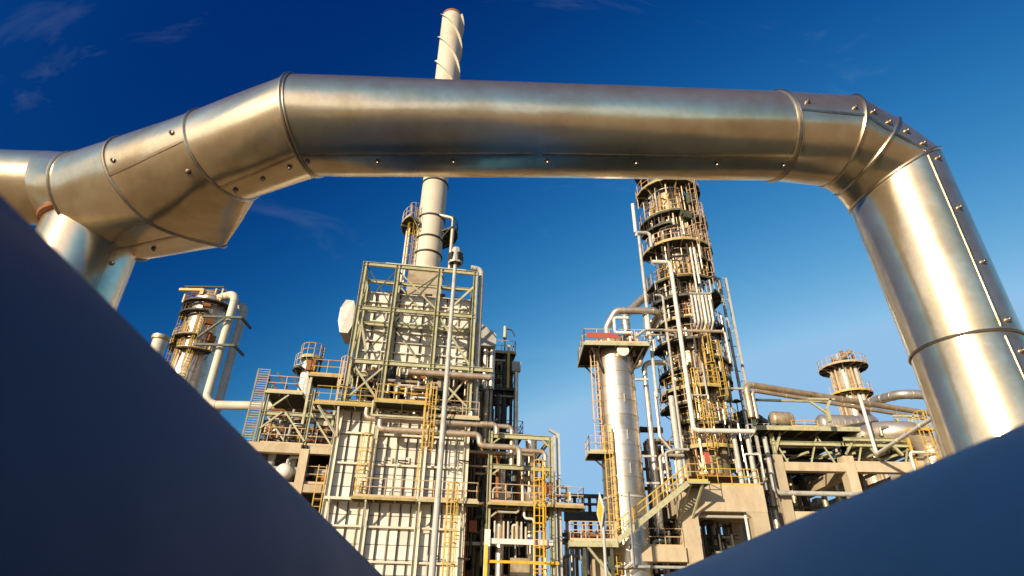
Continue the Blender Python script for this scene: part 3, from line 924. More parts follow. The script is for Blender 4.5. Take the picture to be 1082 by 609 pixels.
pipe('right-hand tan pipe bending down beside the twin rack posts', frt(0.3, (548, 476), (576, 477), (576, 494)), 0.15, 'tanpipe', bend=0.32)
pipe('vertical pale pipe on the right edge of the furnace frame', [fp(497.5, 283, 0.4), fp(509, 285, 0.4), fw(fhit(509, 285, 0.4)[0], 0.4, zb - 2)], 0.2, 'palegrey', bend=0.45)

# ================================================================== green piping rack right of the furnace
GB = -0.6
g0, _ = fhit(518, 480, GB); g1, _ = fhit(582, 480, GB); g2, _ = fhit(590, 480, GB)
GR = thing('steel_rack', 'pale green steel rack of posts and beams right of the furnace', 'steel rack', fw(g0, GB, 0))
zt1 = fhit(550, 462, GB)[1]; zt2 = fhit(550, 494.5, GB)[1]; zd = fhit(550, 533, GB - 0.6)[1]; zw = fhit(550, 573, GB)[1]; zy = fhit(550, 595, GB)[1]; zl1 = fhit(516, 560, GB)[1]
def gpart(name, m, p, q, w, h=None, i=False, up=Z):
    b = MB()
    (b.ibeam(p, q, w, h or w, up) if i else b.bar(p, q, w, h or w, up))
    return b.build(name, m, GR)
for b_ in (GB, GB + 5.5):
    gpart('post', 'green', fw(g0, b_, zl1), fw(g0, b_, zt1 + 0.3), 0.24, 0.24, True, FX)
    gpart('post', 'green', fw(g1, b_, 0), fw(g1, b_, zt1 + 0.1), 0.26, 0.26, True, FX)
    gpart('beam', 'green', fw(g0, b_, zt1), fw(g1, b_, zt1), 0.2, 0.3, True)
    gpart('beam', 'green', fw(g0, b_, zt2), fw(g1, b_, zt2), 0.2, 0.3, True)
gpart('post', 'white', fw(g0, GB - 0.03, 0), fw(g0, GB - 0.03, zl1), 0.36, 0.36)
gpart('post', 'green', fw(g0, GB + 5.5, 0), fw(g0, GB + 5.5, zl1), 0.24)
gpart('post', 'palegrey', fw(g2, GB, 0), fw(g2, GB, zt1 + 0.35), 0.22)
gpart('post', 'palegrey', fw(g2 - 0.32, GB - 0.25, 0), fw(g2 - 0.32, GB - 0.25, zt1 + 0.15), 0.14)
gpart('post_cap', 'palegrey', fw(g2, GB, zt1 + 0.3), fw(g1 - 0.1, GB, zt1 + 0.62), 0.18)
for z_ in (zt1, zt2, zd - 0.4, zw):
    for a_ in (g0, g1): gpart('cross_beam', 'green', fw(a_, GB + 0.1, z_), fw(a_, GB + 5.5, z_), 0.18, 0.26, True)
gpart('beam', 'white', fw(g0 + 0.15, GB, zw), fw(g1 + 0.1, GB, zw), 0.26, 0.3)
gpart('beam', 'guard', fw(g0 - 0.2, GB - 0.35, zy), fw(g1 + 0.35, GB - 0.35, zy), 0.13, 0.15)
gpart('guard_post', 'guard', fw(g0 - 0.1, GB - 0.45, 0), fw(g0 - 0.1, GB - 0.45, zy + 0.9), 0.2)
for a_ in (g0 + 0.1, g1 - 0.1):
    s_ = 1 if a_ < g0 + 1 else -1
    for z_ in (zt1, zt2, zd - 0.2): gpart('gusset', 'green', fw(a_, GB, z_ - 0.55), fw(a_ + s_ * 0.5, GB, z_ - 0.15), 0.1)
deck(GR, fw(g0 - 0.1, GB - 1.0, 0), FX, FY, g2 - g0 + 1.5, 1.5, zd, 'green', 'peach', 'fr', fm='fascia')
deck(GR, fw(g0 + 0.2, GB + 0.55, 0), FX, FY, g2 - g0 - 0.6, 4.6, zd - 0.02, 'dgreen', None, '')
a_, _ = fhit(569, 560, GB - 1.1)
ladder(GR, fw(a_, GB - 1.25, 0), zd + 1.4, -FY, FX, 'guard', w=0.6, cage_from=2.0)
for k in range(8):
    a_ = g0 + 0.45 + k * 0.28
    MB().tube([fw(a_, GB + 0.1, zw + 0.13), fw(a_, GB + 0.1, zw + 0.9 + 0.28 * (k % 3 != 1))], 0.07, 8).build('drain_stub', 'peach' if k % 3 else 'palegrey', GR, True)
def vpipe(label, u, v0, v1, b, r, m, bottom=None):
    a_, z0 = fhit(u, v0, b); z1_ = fhit(u, v1, b)[1] if bottom is None else bottom
    pipe(label, [fw(a_, b, z1_), fw(a_, b, z0)], r, m)
vpipe('thick silver riser in the middle of the green rack', 560.5, 465, 0, 1.4, 0.34, 'alu', 0.0)
vpipe('short pale riser on the left inside the green rack', 530, 497, 0, 1.0, 0.26, 'alu', 0.0)
pipe('thin white pipe with a crank under the rack deck', frt(-0.9, (554, 536), (554, 548), (564.5, 549), (564.5, 609)), 0.08, 'white')
pipe('thin white hook-shaped pipe above the white rack beam', frt(-0.3, (541, 561), (541, 555), (549, 554), (549, 572)), 0.08, 'white')
pipe('grey pipe lying along the underside of the rack deck', frt(-1.1, (526, 541), (548, 541), (548, 535)), 0.07, 'palegrey')
# dark equipment inside the rack
for k in range(7):
    a_ = g0 + 0.6 + k * 0.75
    MB().tube([fw(a_, GB + 3.2 + (k % 2), 0), fw(a_, GB + 3.2 + (k % 2), zt2 + 0.7 * (k % 3))], 0.16, 8).build('inner_pipe', ('dark', 'aluwarm', 'dgreen')[k % 3], GR, True)
for k in range(5):
    z_ = zw - 2.2 + k * 1.9
    MB().tube([fw(g0 + 0.2, GB + 4.4, z_), fw(g1, GB + 4.4, z_)], 0.14, 8).build('inner_pipe', ('dark', 'dgreen')[k % 2], GR, True)
for (z_, a_, w_) in ((zd + 0.55, g0 + 1.1, 0.45), (zd + 0.6, g0 + 3.0, 0.4), (zw - 1.3, g0 + 2.2, 0.6)):
    MB().obox(fw(a_, GB + 1.5, z_), FX * w_, FY * 0.5, Z * 0.5).build('valve_box', 'aluwarm', GR)
MB().obox(fw((g0 + g1) / 2, GB + 5.9, zd / 2 - 0.6), FX * ((g1 - g0) / 2), FY * 0.25, Z * (zd / 2 - 0.7)).build('shade_sheet', 'dark', GR)  # added dark sheet standing in for the shade deep in the rack

# ================================================================== dark steel tower right behind the furnace
DY = 8.5
t0, _ = fhit(520, 420, DY); t1, _ = fhit(540, 420, DY)
DT = thing('steel_tower', 'dark shaded steel tower with pipes behind the furnace right side', 'steel tower', fw(t0, DY, 0))
zA = fhit(530, 374, DY)[1]; zB = fhit(530, 413, DY)[1]; zC = fhit(530, 460, DY)[1]
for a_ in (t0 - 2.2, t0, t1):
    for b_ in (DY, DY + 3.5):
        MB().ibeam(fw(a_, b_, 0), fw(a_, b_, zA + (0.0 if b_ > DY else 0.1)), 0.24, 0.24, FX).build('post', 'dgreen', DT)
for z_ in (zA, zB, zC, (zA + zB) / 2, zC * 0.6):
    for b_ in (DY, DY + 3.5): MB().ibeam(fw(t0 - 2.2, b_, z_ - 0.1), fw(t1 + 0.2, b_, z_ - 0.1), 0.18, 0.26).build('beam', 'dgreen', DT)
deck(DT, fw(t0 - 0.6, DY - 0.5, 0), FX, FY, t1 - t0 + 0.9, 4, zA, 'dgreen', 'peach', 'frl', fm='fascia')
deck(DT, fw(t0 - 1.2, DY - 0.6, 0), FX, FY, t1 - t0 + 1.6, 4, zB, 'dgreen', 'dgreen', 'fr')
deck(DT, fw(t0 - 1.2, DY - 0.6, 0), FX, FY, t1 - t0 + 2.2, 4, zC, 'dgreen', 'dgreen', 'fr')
for (u_, v0, v1) in ((537.5, 365, 411),):
    a_, z0 = fhit(u_, v0, DY - 0.6)
    MB().bar(fw(a_, DY - 0.65, zB), fw(a_, DY - 0.65, z0), 0.22).build('strut', 'yellow', DT)
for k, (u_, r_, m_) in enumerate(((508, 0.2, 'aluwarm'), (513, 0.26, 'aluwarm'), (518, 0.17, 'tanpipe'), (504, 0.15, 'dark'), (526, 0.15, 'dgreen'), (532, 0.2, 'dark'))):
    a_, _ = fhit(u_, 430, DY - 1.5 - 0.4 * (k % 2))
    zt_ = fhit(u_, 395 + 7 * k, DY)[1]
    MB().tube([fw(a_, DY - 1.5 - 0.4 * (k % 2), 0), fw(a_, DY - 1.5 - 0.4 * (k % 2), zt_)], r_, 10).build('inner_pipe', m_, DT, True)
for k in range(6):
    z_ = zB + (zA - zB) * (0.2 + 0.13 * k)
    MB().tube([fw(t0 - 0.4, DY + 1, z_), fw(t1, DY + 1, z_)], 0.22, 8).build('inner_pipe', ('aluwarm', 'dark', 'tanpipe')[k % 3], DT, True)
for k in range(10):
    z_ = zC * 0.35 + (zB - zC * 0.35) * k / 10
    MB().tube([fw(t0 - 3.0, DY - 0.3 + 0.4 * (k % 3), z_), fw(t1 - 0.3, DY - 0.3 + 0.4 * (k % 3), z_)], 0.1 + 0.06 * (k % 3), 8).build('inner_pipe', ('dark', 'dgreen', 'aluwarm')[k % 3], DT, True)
MB().obox(fw(t0 - 0.6, DY + 3.7, zB / 2 - 2), FX * 1.7, FY * 0.1, Z * (zB / 2 - 2)).build('shade_panel', 'dark', DT)  # added dark sheet, shaded depth of the tower as colour
# gooseneck lamp on its top rail
a_, z_ = fhit(533.5, 360, DY)
b = MB(); b.tube(fillet([fw(a_, DY, zA), fw(a_, DY, z_ + 1.2), fw(a_ + 0.6, DY, z_ + 1.1), fw(a_ + 0.9, DY, z_ + 0.5)], 0.3), 0.06, 6)
b.build('gooseneck', 'dark', DT, True)
MB().lathe(fw(a_, DY, 0), [(0.0, z_ + 1.5), (0.16, z_ + 1.4), (0.18, z_ + 0.2), (0.05, z_ + 0.1)], 10).build('lamp', 'palegrey', DT, True)
pipe('tall silver riser on the outer edge of the dark steel tower', [fw(fhit(545, 430, DY - 1)[0], DY - 1, fhit(545, 394, DY - 1)[1]), fw(fhit(545, 430, DY - 1)[0], DY - 1, 0)], 0.2, 'alu')
jb = thing('junction_box', 'pale junction box on top of the silver riser by the dark tower', 'box', fw(fhit(545, 430, DY - 1)[0], DY - 1, fhit(545, 393, DY - 1)[1]))
jz = fhit(545, 393, DY - 1)[1]; ja = fhit(545, 430, DY - 1)[0]
MB().obox(fw(ja, DY - 1, jz + 0.45), FX * 0.36, FY * 0.25, Z * 0.42).build('body', 'white', jb)
MB().obox(fw(ja, DY - 1.27, jz + 0.45), FX * 0.3, FY * 0.02, Z * 0.36).build('cover', 'palegrey', jb)

# ================================================================== left process structure (concrete frame with steel top)
LB = 1.5
def lhit(u, v, b=LB): return fhit(u, v, b)
LS = thing('process_structure', 'tan concrete and steel structure crowded with piping left of furnace', 'structure', fw(*[lhit(319, 512)[0], LB, 0]))
def lw(u, v, b=LB):
    a_, z_ = lhit(u, v, b); return fw(a_, b, z_)
ac, _ = lhit(316, 512); al, _ = lhit(262, 512); ar = pa[0] - 0.3
zc1 = lhit(310, 470)[1]; zc2 = lhit(320, 511)[1]; zu = lhit(300, 436)[1]; zv = lhit(305, 415)[1]
for b_ in (LB, LB + 6):
    for (a_, w_) in ((ac, 0.55), (al - 1.0, 0.55)):
        MB().bar(fw(a_, b_, 0), fw(a_, b_, zc1 - 0.3), w_, w_, FX).build('column', 'concrete', LS)
    for z_ in (zc1, zc2, zc2 - 3.2):
        MB().bar(fw(al - 1.2, b_ + 0.02, z_ - 0.3), fw(ac - 0.28, b_ + 0.02, z_ - 0.3), 0.5, 0.6).build('beam', 'concrete', LS)
        MB().bar(fw(ac + 0.28, b_ + 0.02, z_ - 0.32), fw(ar, b_ + 0.02, z_ - 0.32), 0.46, 0.5).build('beam', 'concrete', LS)
for z_ in (zc1 - 0.02, zc2 - 0.02):
    MB().obox(fw((al - 1.2 + ar) / 2, LB + 3.2, z_ - 0.1), FX * ((ar - al + 1.2) / 2), FY * 2.8, Z * 0.09).build('floor_slab', 'dark', LS)
handrail(LS, [fw(al - 0.5, LB, zc1), fw(ar - 0.2, LB, zc1)], 'peach')
handrail(LS, [fw(ac + 0.2, LB, zc2), fw(ar - 0.2, LB, zc2)], 'peach')
# steel top
am_, _ = lhit(327, 440); a0_, _ = lhit(278, 440)
for (a_, z0, z1_) in ((am_, zc1, zv + 0.3), (a0_, zc1, zv), (ar - 0.1, zc1, zu)):
    for b_ in (LB, LB + 4): MB().ibeam(fw(a_, b_, z0), fw(a_, b_, z1_), 0.2, 0.2, FX).build('post', 'green', LS)
for b_ in (LB, LB + 4):
    MB().ibeam(fw(a0_ - 0.2, b_, zu - 0.1), fw(ar, b_, zu - 0.1), 0.18, 0.26).build('beam', 'green', LS)
for (p, q) in ((fw(a0_, LB - 0.1, zu - 1.2), fw(a0_ + 1.2, LB - 0.1, zu)), (fw(a0_ + 0.2, LB - 0.1, zu + 0.1), fw(a0_ + 1.4, LB - 0.1, zv - 0.2)), (fw(am_ + 0.1, LB - 0.1, zu), fw(ar - 0.1, LB - 0.1, zu - 2.2)), (fw(am_ - 1.6, LB - 0.1, zu), fw(am_, LB - 0.1, zu - 1.9)), (fw(a0_, LB + 0.1, zu), fw(a0_ + 1.6, LB + 0.1, zc1 + 0.3))):
    MB().bar(p, q, 0.11).build('brace', 'green', LS)
deck(LS, fw(a0_ - 0.2, LB - 0.2, 0), FX, FY, am_ - a0_ - 0.5, 3.6, zv, 'green', 'peach', 'flb')
for (u0, v0, u1, v1) in ((284, 401, 296, 418), (293, 394, 309, 418), (310, 400, 324, 423)):
    MB().bar(lw(u0, v0), lw(u1, v1), 0.13).build('brace', 'dgreen', LS)
# clutter of exchangers, valves and pipes between the floors
for k in range(11):
    a_ = a0_ + 0.2 + k * 0.52
    m_ = ('tanpipe', 'rust', 'aluwarm', 'palegrey', 'yellow')[k % 5]
    MB().tube([fw(a_, LB + 0.7 + 0.5 * (k % 3), zc1), fw(a_, LB + 0.7 + 0.5 * (k % 3), zc1 + 1.1 + 0.5 * (k % 4))], 0.1 + 0.04 * (k % 3), 8).build('valve_stem', m_, LS, True)
    MB().lathe(fw(a_, LB + 0.7 + 0.5 * (k % 3), 0), [(0.0, zc1 + 0.9 + 0.4 * (k % 3)), (0.24, zc1 + 0.8 + 0.4 * (k % 3)), (0.24, zc1 + 0.7 + 0.4 * (k % 3)), (0.0, zc1 + 0.6 + 0.4 * (k % 3))], 10).build('hand_wheel', ('palegrey', 'tanpipe', 'rust')[k % 3], LS, True)
for k in range(7):
    z_ = zc1 + 0.8 + k * 0.36
    MB().tube([fw(a0_ - 0.2, LB + 2.2 + 0.3 * (k % 2), z_), fw(ar, LB + 2.2 + 0.3 * (k % 2), z_)], 0.09 + 0.05 * (k % 3), 8).build('rack_pipe', ('dark', 'tanpipe', 'rust', 'aluwarm')[k % 4], LS, True)
MB().tube([fw(al - 1, LB + 0.9, zc1 - 1.55), fw(ac - 0.3, LB + 0.9, zc1 - 1.55)], 0.3, 14).build('rack_pipe', 'palegrey', LS, True)
for a_ in (a0_ - 0.4, a0_ + 0.9, a0_ + 2.3):
    MB().tube([fw(a_, LB + 1.0, zc1 - 1.5), fw(a_, LB + 1.0, zc1 - 0.4)], 0.26, 12).build('rack_pipe', 'palegrey', LS, True)
MB().tube([fw(ac + 0.7, LB + 0.9, zc1 - 1.6), fw(ar, LB + 0.9, zc1 - 1.6)], 0.28, 14).build('rack_pipe', 'palegrey', LS, True)
MB().tube([fw(ac + 0.9, LB + 0.9, zc1 - 3.2), fw(ar, LB + 0.9, zc1 - 3.2)], 0.16, 12).build('rack_pipe', 'tanpipe', LS, True)
MB().tube([fw(ac + 1.4, LB + 0.9, zc2 + 0.05), fw(ac + 1.4, LB + 0.9, zc2 + 0.8)], 0.3, 12).build('pump', 'rust', LS, True)
MB().obox(fw((al + ar) / 2 - 0.5, LB + 6.4, zc1 / 2 - 0.3), FX * 4.2, FY * 0.1, Z * (zc1 / 2 - 0.3)).build('shade_panel', 'dark', LS)  # added dark sheet in place of the shade behind the piping
a_, z_ = lhit(300, 498, LB + 0.4)
dr = thing('round_drum', 'small white drum with domed end and hooked vent on the left structure', 'drum', fw(a_, LB + 0.4, zc2))
dpts = [fw(a_, LB + 0.1 + t, z_) for t in (0, 0.05, 0.18, 0.4, 2.0)]
MB().tube(dpts, 0.5, 24, radii=[0.12, 0.35, 0.48, 0.54, 0.54]).build('drum_shell', 'white', dr, True)
MB().tube(fillet([fw(a_ + 0.1, LB + 0.5, z_ + 0.4), fw(a_ + 0.1, LB + 0.5, z_ + 0.95), fw(a_ + 1.0, LB + 0.5, z_ + 0.95), fw(a_ + 1.0, LB + 0.5, zc2)], 0.3), 0.11, 8).build('vent_pipe', 'palegrey', dr, True)
MB().obox(fw(a_, LB + 1.2, (z_ + zc2) / 2 - 0.2), FX * 0.3, FY * 0.2, Z * ((z_ - zc2) / 2 - 0.1)).build('saddle', 'concrete', dr)
a_, _ = lhit(334, 530, 0.6)
la_ = thing('access_ladder', 'short yellow ladder below the left structure beside the furnace foot', 'ladder', fw(a_, 0.9, 0))
ladder(la_, fw(a_, 0.9, 0), zc2, -FY, FX, 'yellow', cage=False)
# perforated cable strip on the corner
cs = thing('cable_tray', 'grey perforated vertical cable tray at the left end of structure', 'cable tray', fw(a0_ - 0.6, LB - 0.1, 0))
zk = lhit(284, 391)[1]
for s_ in (-0.38, 0.38): MB().bar(fw(a0_ - 0.6 + s_, LB - 0.1, 0), fw(a0_ - 0.6 + s_, LB - 0.1, zk), 0.06, 0.1, FX).build('side_rail', 'dullsteel', cs)
b = MB(); z_ = 3.0
while z_ < zk:
    b.bar(fw(a0_ - 0.96, LB - 0.1, z_), fw(a0_ - 0.24, LB - 0.1, z_), 0.02, 0.07); z_ += 0.17
b.build('tray_rung', 'dullsteel', cs)
# small vessel behind the yellow rails
vx = A(319, 430, 43.5)
VS = thing('small_vessel', 'small white vertical vessel with platform above the left structure', 'vessel', (vx.x, vx.y, 0))
zq = zat(vx, 385)
shell(VS, vx, [(zat(vx, 470), zat(vx, 420), 0.58, 0.58), (zat(vx, 420), zq, 0.58, 0.58)], 'white', 24)
MB().lathe(vx, [(0.58, zq), (0.5, zq + 0.25), (0.25, zq + 0.4), (0, zq + 0.42)], 24).build('dome', 'white', VS, True)
MB().lathe(vx, [(0.55, 0), (0.56, zat(vx, 470))], 20).build('skirt', 'palegrey', VS, True)
ring_platform(VS, (vx.x, vx.y), zat(vx, 392), 0.6, 1.25, 150, 250, 'dgreen', 'palegrey')
ring_platform(VS, (vx.x, vx.y), zat(vx, 380), 0.4, 0.95, 200, 360, 'green', 'yellow')
MB().tube([(vx.x + 0.8, vx.y, zat(vx, 400)), (vx.x + 0.8, vx.y, zat(vx, 366))], 0.07, 8).build('vent_pipe', 'dark', VS, True)
MB().obox((vx.x + 0.35, vx.y - 0.6, zat(vx, 390)), X * 0.35, Yv * 0.25, Z * 0.4).build('instrument_box', 'rust', VS)

# ================================================================== far left column with its downcomer pipes
def far_col():
    c = A(213.5, 352, 78); c.z = 0
    FC = thing('distillation_column', 'fat tan column with yellow platforms behind the left blue pipe', 'column', c)
    rad = 2.4
    zz = [0, zat(c, 420), zat(c, 398), zat(c, 374), zat(c, 360), zat(c, 345), zat(c, 330), zat(c, 320)]
    shell(FC, c, [(zz[i], zz[i + 1], rad * (1.12 if i < 3 else 1), rad * (1.12 if i < 2 else 1)) for i in range(len(zz) - 1)], 'alu', 32, lip=0.06)
    MB().lathe(c, [(rad, zz[-1]), (rad * 0.85, zz[-1] + 1.0), (rad * 0.4, zz[-1] + 1.6), (0, zz[-1] + 1.7)], 32).build('dome', 'aluwarm', FC, True)
    for (v_, a0, a1, m_) in ((338, 170, 300, 'dark'), (363, 165, 290, 'yellow'), (371, 150, 235, 'yellow'), (377, 255, 330, 'yellow'), (327, 180, 360, 'rust')):
        ring_platform(FC, (c.x, c.y), zat(c, v_), rad + 0.1, rad + 1.25, a0, a1, 'dark', m_)
    for a in (215, 285):
        d = Vector((math.cos(R(a)), math.sin(R(a)), 0)); p = c + d * (rad + 0.35)
        ladder(FC, (p.x, p.y, zat(c, 420)), zat(c, 327 if a == 215 else 350), d, Z.cross(d), 'yellow', w=0.8, r=0.05)
    # davit and top frame
    t = zat(c, 320)
    px = along(Vector((c.x, c.y - 2.4, t)), X, u=213); zt_ = zat(px, 306)
    MB().bar((px.x, px.y, t), (px.x, px.y, zt_), 0.5).build('davit_post', 'yellow', FC)
    q = along(Vector((px.x, px.y, zt_)), X, u=190)
    MB().bar((px.x, px.y, zt_ - 0.1), (q.x, q.y, zt_ - 0.1), 0.36).build('davit_arm', 'yellow', FC)
    for k in range(3): MB().bar((c.x - 3.5, c.y - 2.0 + k, t + 1.6), (c.x + 2.4, c.y - 2 + k, t + 1.6), 0.2).build('top_frame', 'dark', FC)
    for k in (-3.2, -1, 1.2, 2.2): MB().bar((c.x + k, c.y - 1.8, t - 1.0), (c.x + k, c.y - 1.8, t + 1.6), 0.2).build('top_frame', 'green', FC)
    for k in range(7):
        a = R(200 + 18 * k); d = Vector((math.cos(a), math.sin(a), 0)); p = c + d * (rad + 0.2)
        MB().tube([(p.x, p.y, zat(c, 410)), (p.x, p.y, zat(c, 335 + 6 * (k % 4)))], 0.1, 6).build('small_pipe', ('rust', 'tanpipe', 'yellow')[k % 3], FC, True)
    for k in range(6):
        a = R(290 + 10 * k); d = Vector((math.cos(a), math.sin(a), 0)); p = c + d * (rad + 0.1)
        MB().obox(p + Z * zat(c, 330 + 8 * k), d * 0.5, Z.cross(d) * 0.5, Z * 0.5).build('manway', 'aluwarm' if k % 2 else 'rust', FC)
    t1_ = zat(c, 313)
    P0 = Vector((c.x + 0.3, c.y - 0.6, t - 0.5))
    p2 = along(Vector((c.x, c.y - 2.8, t1_)), X, u=252)
    top = zat(p2, 310)
    zlow_ = zat(p2, 428)
    e = along(Vector((p2.x, p2.y, zlow_)), X, u=270)
    end = Vector((fw(am_, LB + 1.5, 0).x, fw(am_, LB + 1.5, 0).y, zu + 0.7))
    return c, p2, top, zlow_, end, P0
c_, p2_, top_, zlw, end_, P0_ = far_col()
pipe('long cream pipe looping off the far left column down to the structure', [P0_, Vector((P0_.x, P0_.y, top_)), Vector((p2_.x, p2_.y, top_)), Vector((p2_.x, p2_.y, zlw)), along(Vector((p2_.x, p2_.y, zlw)), X, u=345)], 0.58, 'stackpaint', bend=1.5, seg=20, every=9)
q2 = along(Vector((p2_.x, p2_.y + 3.0, 0)), X, u=259)
pipe('grey downcomer behind the cream looping pipe of the left column', [Vector((c_.x + 0.8, c_.y + 1.5, top_ - 2)), Vector((c_.x + 0.8, c_.y + 1.5, top_ - 0.9)), Vector((p2_.x + 0.9, p2_.y + 1.6, top_ - 0.9)), Vector((p2_.x + 0.9, p2_.y + 1.6, 0))], 0.6, 'palegrey', bend=1.5, seg=20, every=9)
pb = thing('pipe_bracket', 'dark steel bracket clasping the downcomers of the far left column', 'bracket', (p2_.x, p2_.y, zat(p2_, 339)))
for v_ in (339, 368):
    z_ = zat(p2_, v_)
    MB().bar((p2_.x - 3.2, p2_.y - 1.2, z_), (p2_.x + 2.3, p2_.y - 1.2, z_ - 0.1), 0.3).build('arm', 'dgreen', pb)
    MB().bar((p2_.x + 2.3, p2_.y - 1.3, z_ - 0.1), (p2_.x + 2.3, p2_.y + 2.2, z_ - 0.1), 0.3).build('arm', 'dgreen', pb)
    if v_ == 339: MB().bar((p2_.x - 3.2, p2_.y - 0.8, z_ - 3.0), (p2_.x + 0.2, p2_.y - 1.2, z_), 0.24).build('arm', 'dgreen', pb)
sv = A(166, 370, 100); sv.z = 0
SS = thing('stub_chimney', 'short cream flue with rimmed top peeping over the left blue pipe', 'chimney', sv)
shell(SS, sv, [(0, zat(sv, 385), 1.25, 1.25), (zat(sv, 385), zat(sv, 356), 1.25, 1.25)], 'stackpaint', 24)
zz_ = zat(sv, 356)
MB().lathe(sv, [(1.25, zz_ - 0.8), (1.6, zz_ - 0.7), (1.6, zz_), (1.2, zz_), (1.2, zz_ - 2)], 24).build('rim', 'aluwarm', SS, True)

# ================================================================== smooth silver column (absorber) with square top platform
ab = along(A(658, 500, 42), X, u=658); ab.z = 0
AB = thing('absorber_column', 'smooth silver column with square platform on top', 'column', ab)
arad = 1.42
ztop_a = zat(ab, 371)
n_ = 15; z0_ = 4.0
shell(AB, ab, [(z0_ + (ztop_a - z0_) * i / n_, z0_ + (ztop_a - z0_) * (i + 1) / n_, arad, arad) for i in range(n_)], 'alucol', 48, lip=0.035)
MB().lathe(ab, [(arad + 0.1, 0), (arad + 0.02, z0_)], 40).build('skirt', 'concrete', AB, True)
MB().lathe(ab, [(arad, ztop_a), (arad * 0.95, ztop_a + 0.5), (arad * 0.6, ztop_a + 1.0), (0, ztop_a + 1.2)], 40).build('dome', 'aluwarm', AB, True)
nz = along(Vector((ab.x, ab.y - arad, zat(ab, 381))), X, u=657)
MB().tube([Vector((nz.x, ab.y - arad + 0.25, nz.z)), Vector((nz.x, ab.y - arad - 0.45, nz.z))], 0.36, 20).build('manway', 'alu', AB, True)
MB().tube([Vector((nz.x, ab.y - arad - 0.45, nz.z)), Vector((nz.x, ab.y - arad - 0.55, nz.z))], 0.45, 20).build('manway_cover', 'white', AB, True)
for v_ in (432, 470, 505):
    z_ = zat(ab, v_); MB().bar((ab.x + arad * 0.2, ab.y - arad - 0.04, z_), (ab.x + arad * 0.2, ab.y - arad - 0.04, z_ + 0.7), 0.05).build('clip', 'palegrey', AB)
MB().lathe(ab, [(arad, zat(ab, 529)), (arad + 0.06, zat(ab, 529)), (arad + 0.06, zat(ab, 529) + 0.12), (arad, zat(ab, 529) + 0.12)], 48).build('stiffener_band', 'palegrey', AB, True)
zpa = zat(Vector((ab.x, ab.y - 2.2, 0)), 362)
x0_ = along(Vector((ab.x, ab.y - 2.2, zpa)), X, u=617).x; x1_ = along(Vector((ab.x, ab.y - 2.2, zpa)), X, u=686).x
deck(AB, (x0_, ab.y - 2.2), X, Yv, x1_ - x0_, 4.4, zpa, 'green', 'peach', 'flrb', th=0.24)
MB().box(x0_ + 0.2, x0_ + 2.6, ab.y - 2.28, ab.y - 2.24, zpa + 0.3, zpa + 0.75).build('warning_board', 'red', AB)
for sx in (-1, 1):
    for sy in (-1, 1):
        MB().bar((ab.x + sx * arad * 0.7, ab.y + sy * arad * 0.7, zpa - 2.0), (ab.x + sx * 2.0, ab.y + sy * 2.0, zpa - 0.2), 0.12).build('bracket', 'dark', AB)
for k in range(6):
    xx = x0_ + 1.5 + 0.55 * k
    MB().tube([(xx, ab.y - 1.2, zpa), (xx, ab.y - 1.2, zpa + 0.6 + 0.35 * (k % 3))], 0.13, 8).build('small_pipe', ('aluwarm', 'tanpipe', 'palegrey')[k % 3], AB, True)
MB().tube([(x0_ + 1.6, ab.y - 0.8, zpa + 0.9), (x1_ - 0.6, ab.y - 0.8, zpa + 0.9)], 0.2, 10).build('small_pipe', 'aluwarm', AB, True)
for sx in (-1.1, 1.15):
    MB().tube([(ab.x + sx * 1.2, ab.y - 0.9, ztop_a + 1.0), (ab.x + sx * 1.2, ab.y - 0.9, ztop_a - 0.8)], 0.12, 10).build('small_pipe', 'aluwarm', AB, True)
# ladder with pale cage, rest platform and yellow ladder lower down
lx = along(Vector((ab.x, ab.y - 0.3, zpa)), X, u=627).x
zrst = zat(Vector((lx, ab.y - 0.5, 0)), 481)
ladder(AB, (lx, ab.y - 0.5, zrst), zpa - 0.1, -Yv, X, 'peach', w=0.5, cage_from=2.4, over=0.0)
pl = deck(AB, (lx - 0.9, ab.y - 1.5), X, Yv, 1.75, 2.0, zrst, 'green', 'peach', 'fl')
MB().bar((lx + 0.8, ab.y - 0.6, zrst - 1.4), (lx - 0.6, ab.y - 0.6, zrst - 0.15), 0.1).build('bracket', 'dark', AB)
ly = along(Vector((ab.x, ab.y - arad - 0.1, zrst)), X, u=644).x
ladder(AB, (ly, ab.y - 1.35, 4.0), zrst + 0.6, -Yv, X, 'yellow', w=0.6, cage_from=0.5)
for v_ in (395, 420, 450):
    z_ = zat(ab, v_); MB().bar((lx, ab.y - 0.4, z_), (ab.x - arad * 0.9, ab.y - 0.4, z_), 0.07).build('ladder_stay', 'yellow', AB)

# ================================================================== main column with ring platforms
mc = along(A(746, 480, 44), X, u=746); mc.z = 0
MC = thing('distillation_column', 'tallest column wrapped in ring platforms and dense piping', 'column', mc)
mrad = 1.6
zf = zat(mc, 508)                                   # foot on the concrete table
ztm = zat(mc, 168)
vv = [508, 480, 455, 428, 400, 372, 345, 322, 300, 282, 262, 246, 230, 214, 198, 182, 168]
zz = [zat(mc, v_) for v_ in vv]
for i in range(len(zz) - 1):
    rr_ = mrad * (1.0 if i < 9 else 0.97)
    shell(MC, mc, [(zz[i], zz[i + 1], rr_, rr_)], ('aluwarm', 'alucol', 'alucol', 'aluwarm')[i % 4], 40, lip=0.03)
MB().lathe(mc, [(mrad, ztm), (mrad * 0.9, ztm + 0.7), (mrad * 0.5, ztm + 1.2), (0, ztm + 1.35)], 40).build('dome', 'aluwarm', MC, True)
MB().lathe(mc, [(mrad + 0.05, zf), (mrad + 0.3, zf), (mrad + 0.3, zf + 0.1), (mrad + 0.05, zf + 0.1)], 40).build('base_ring', 'rust', MC, True)
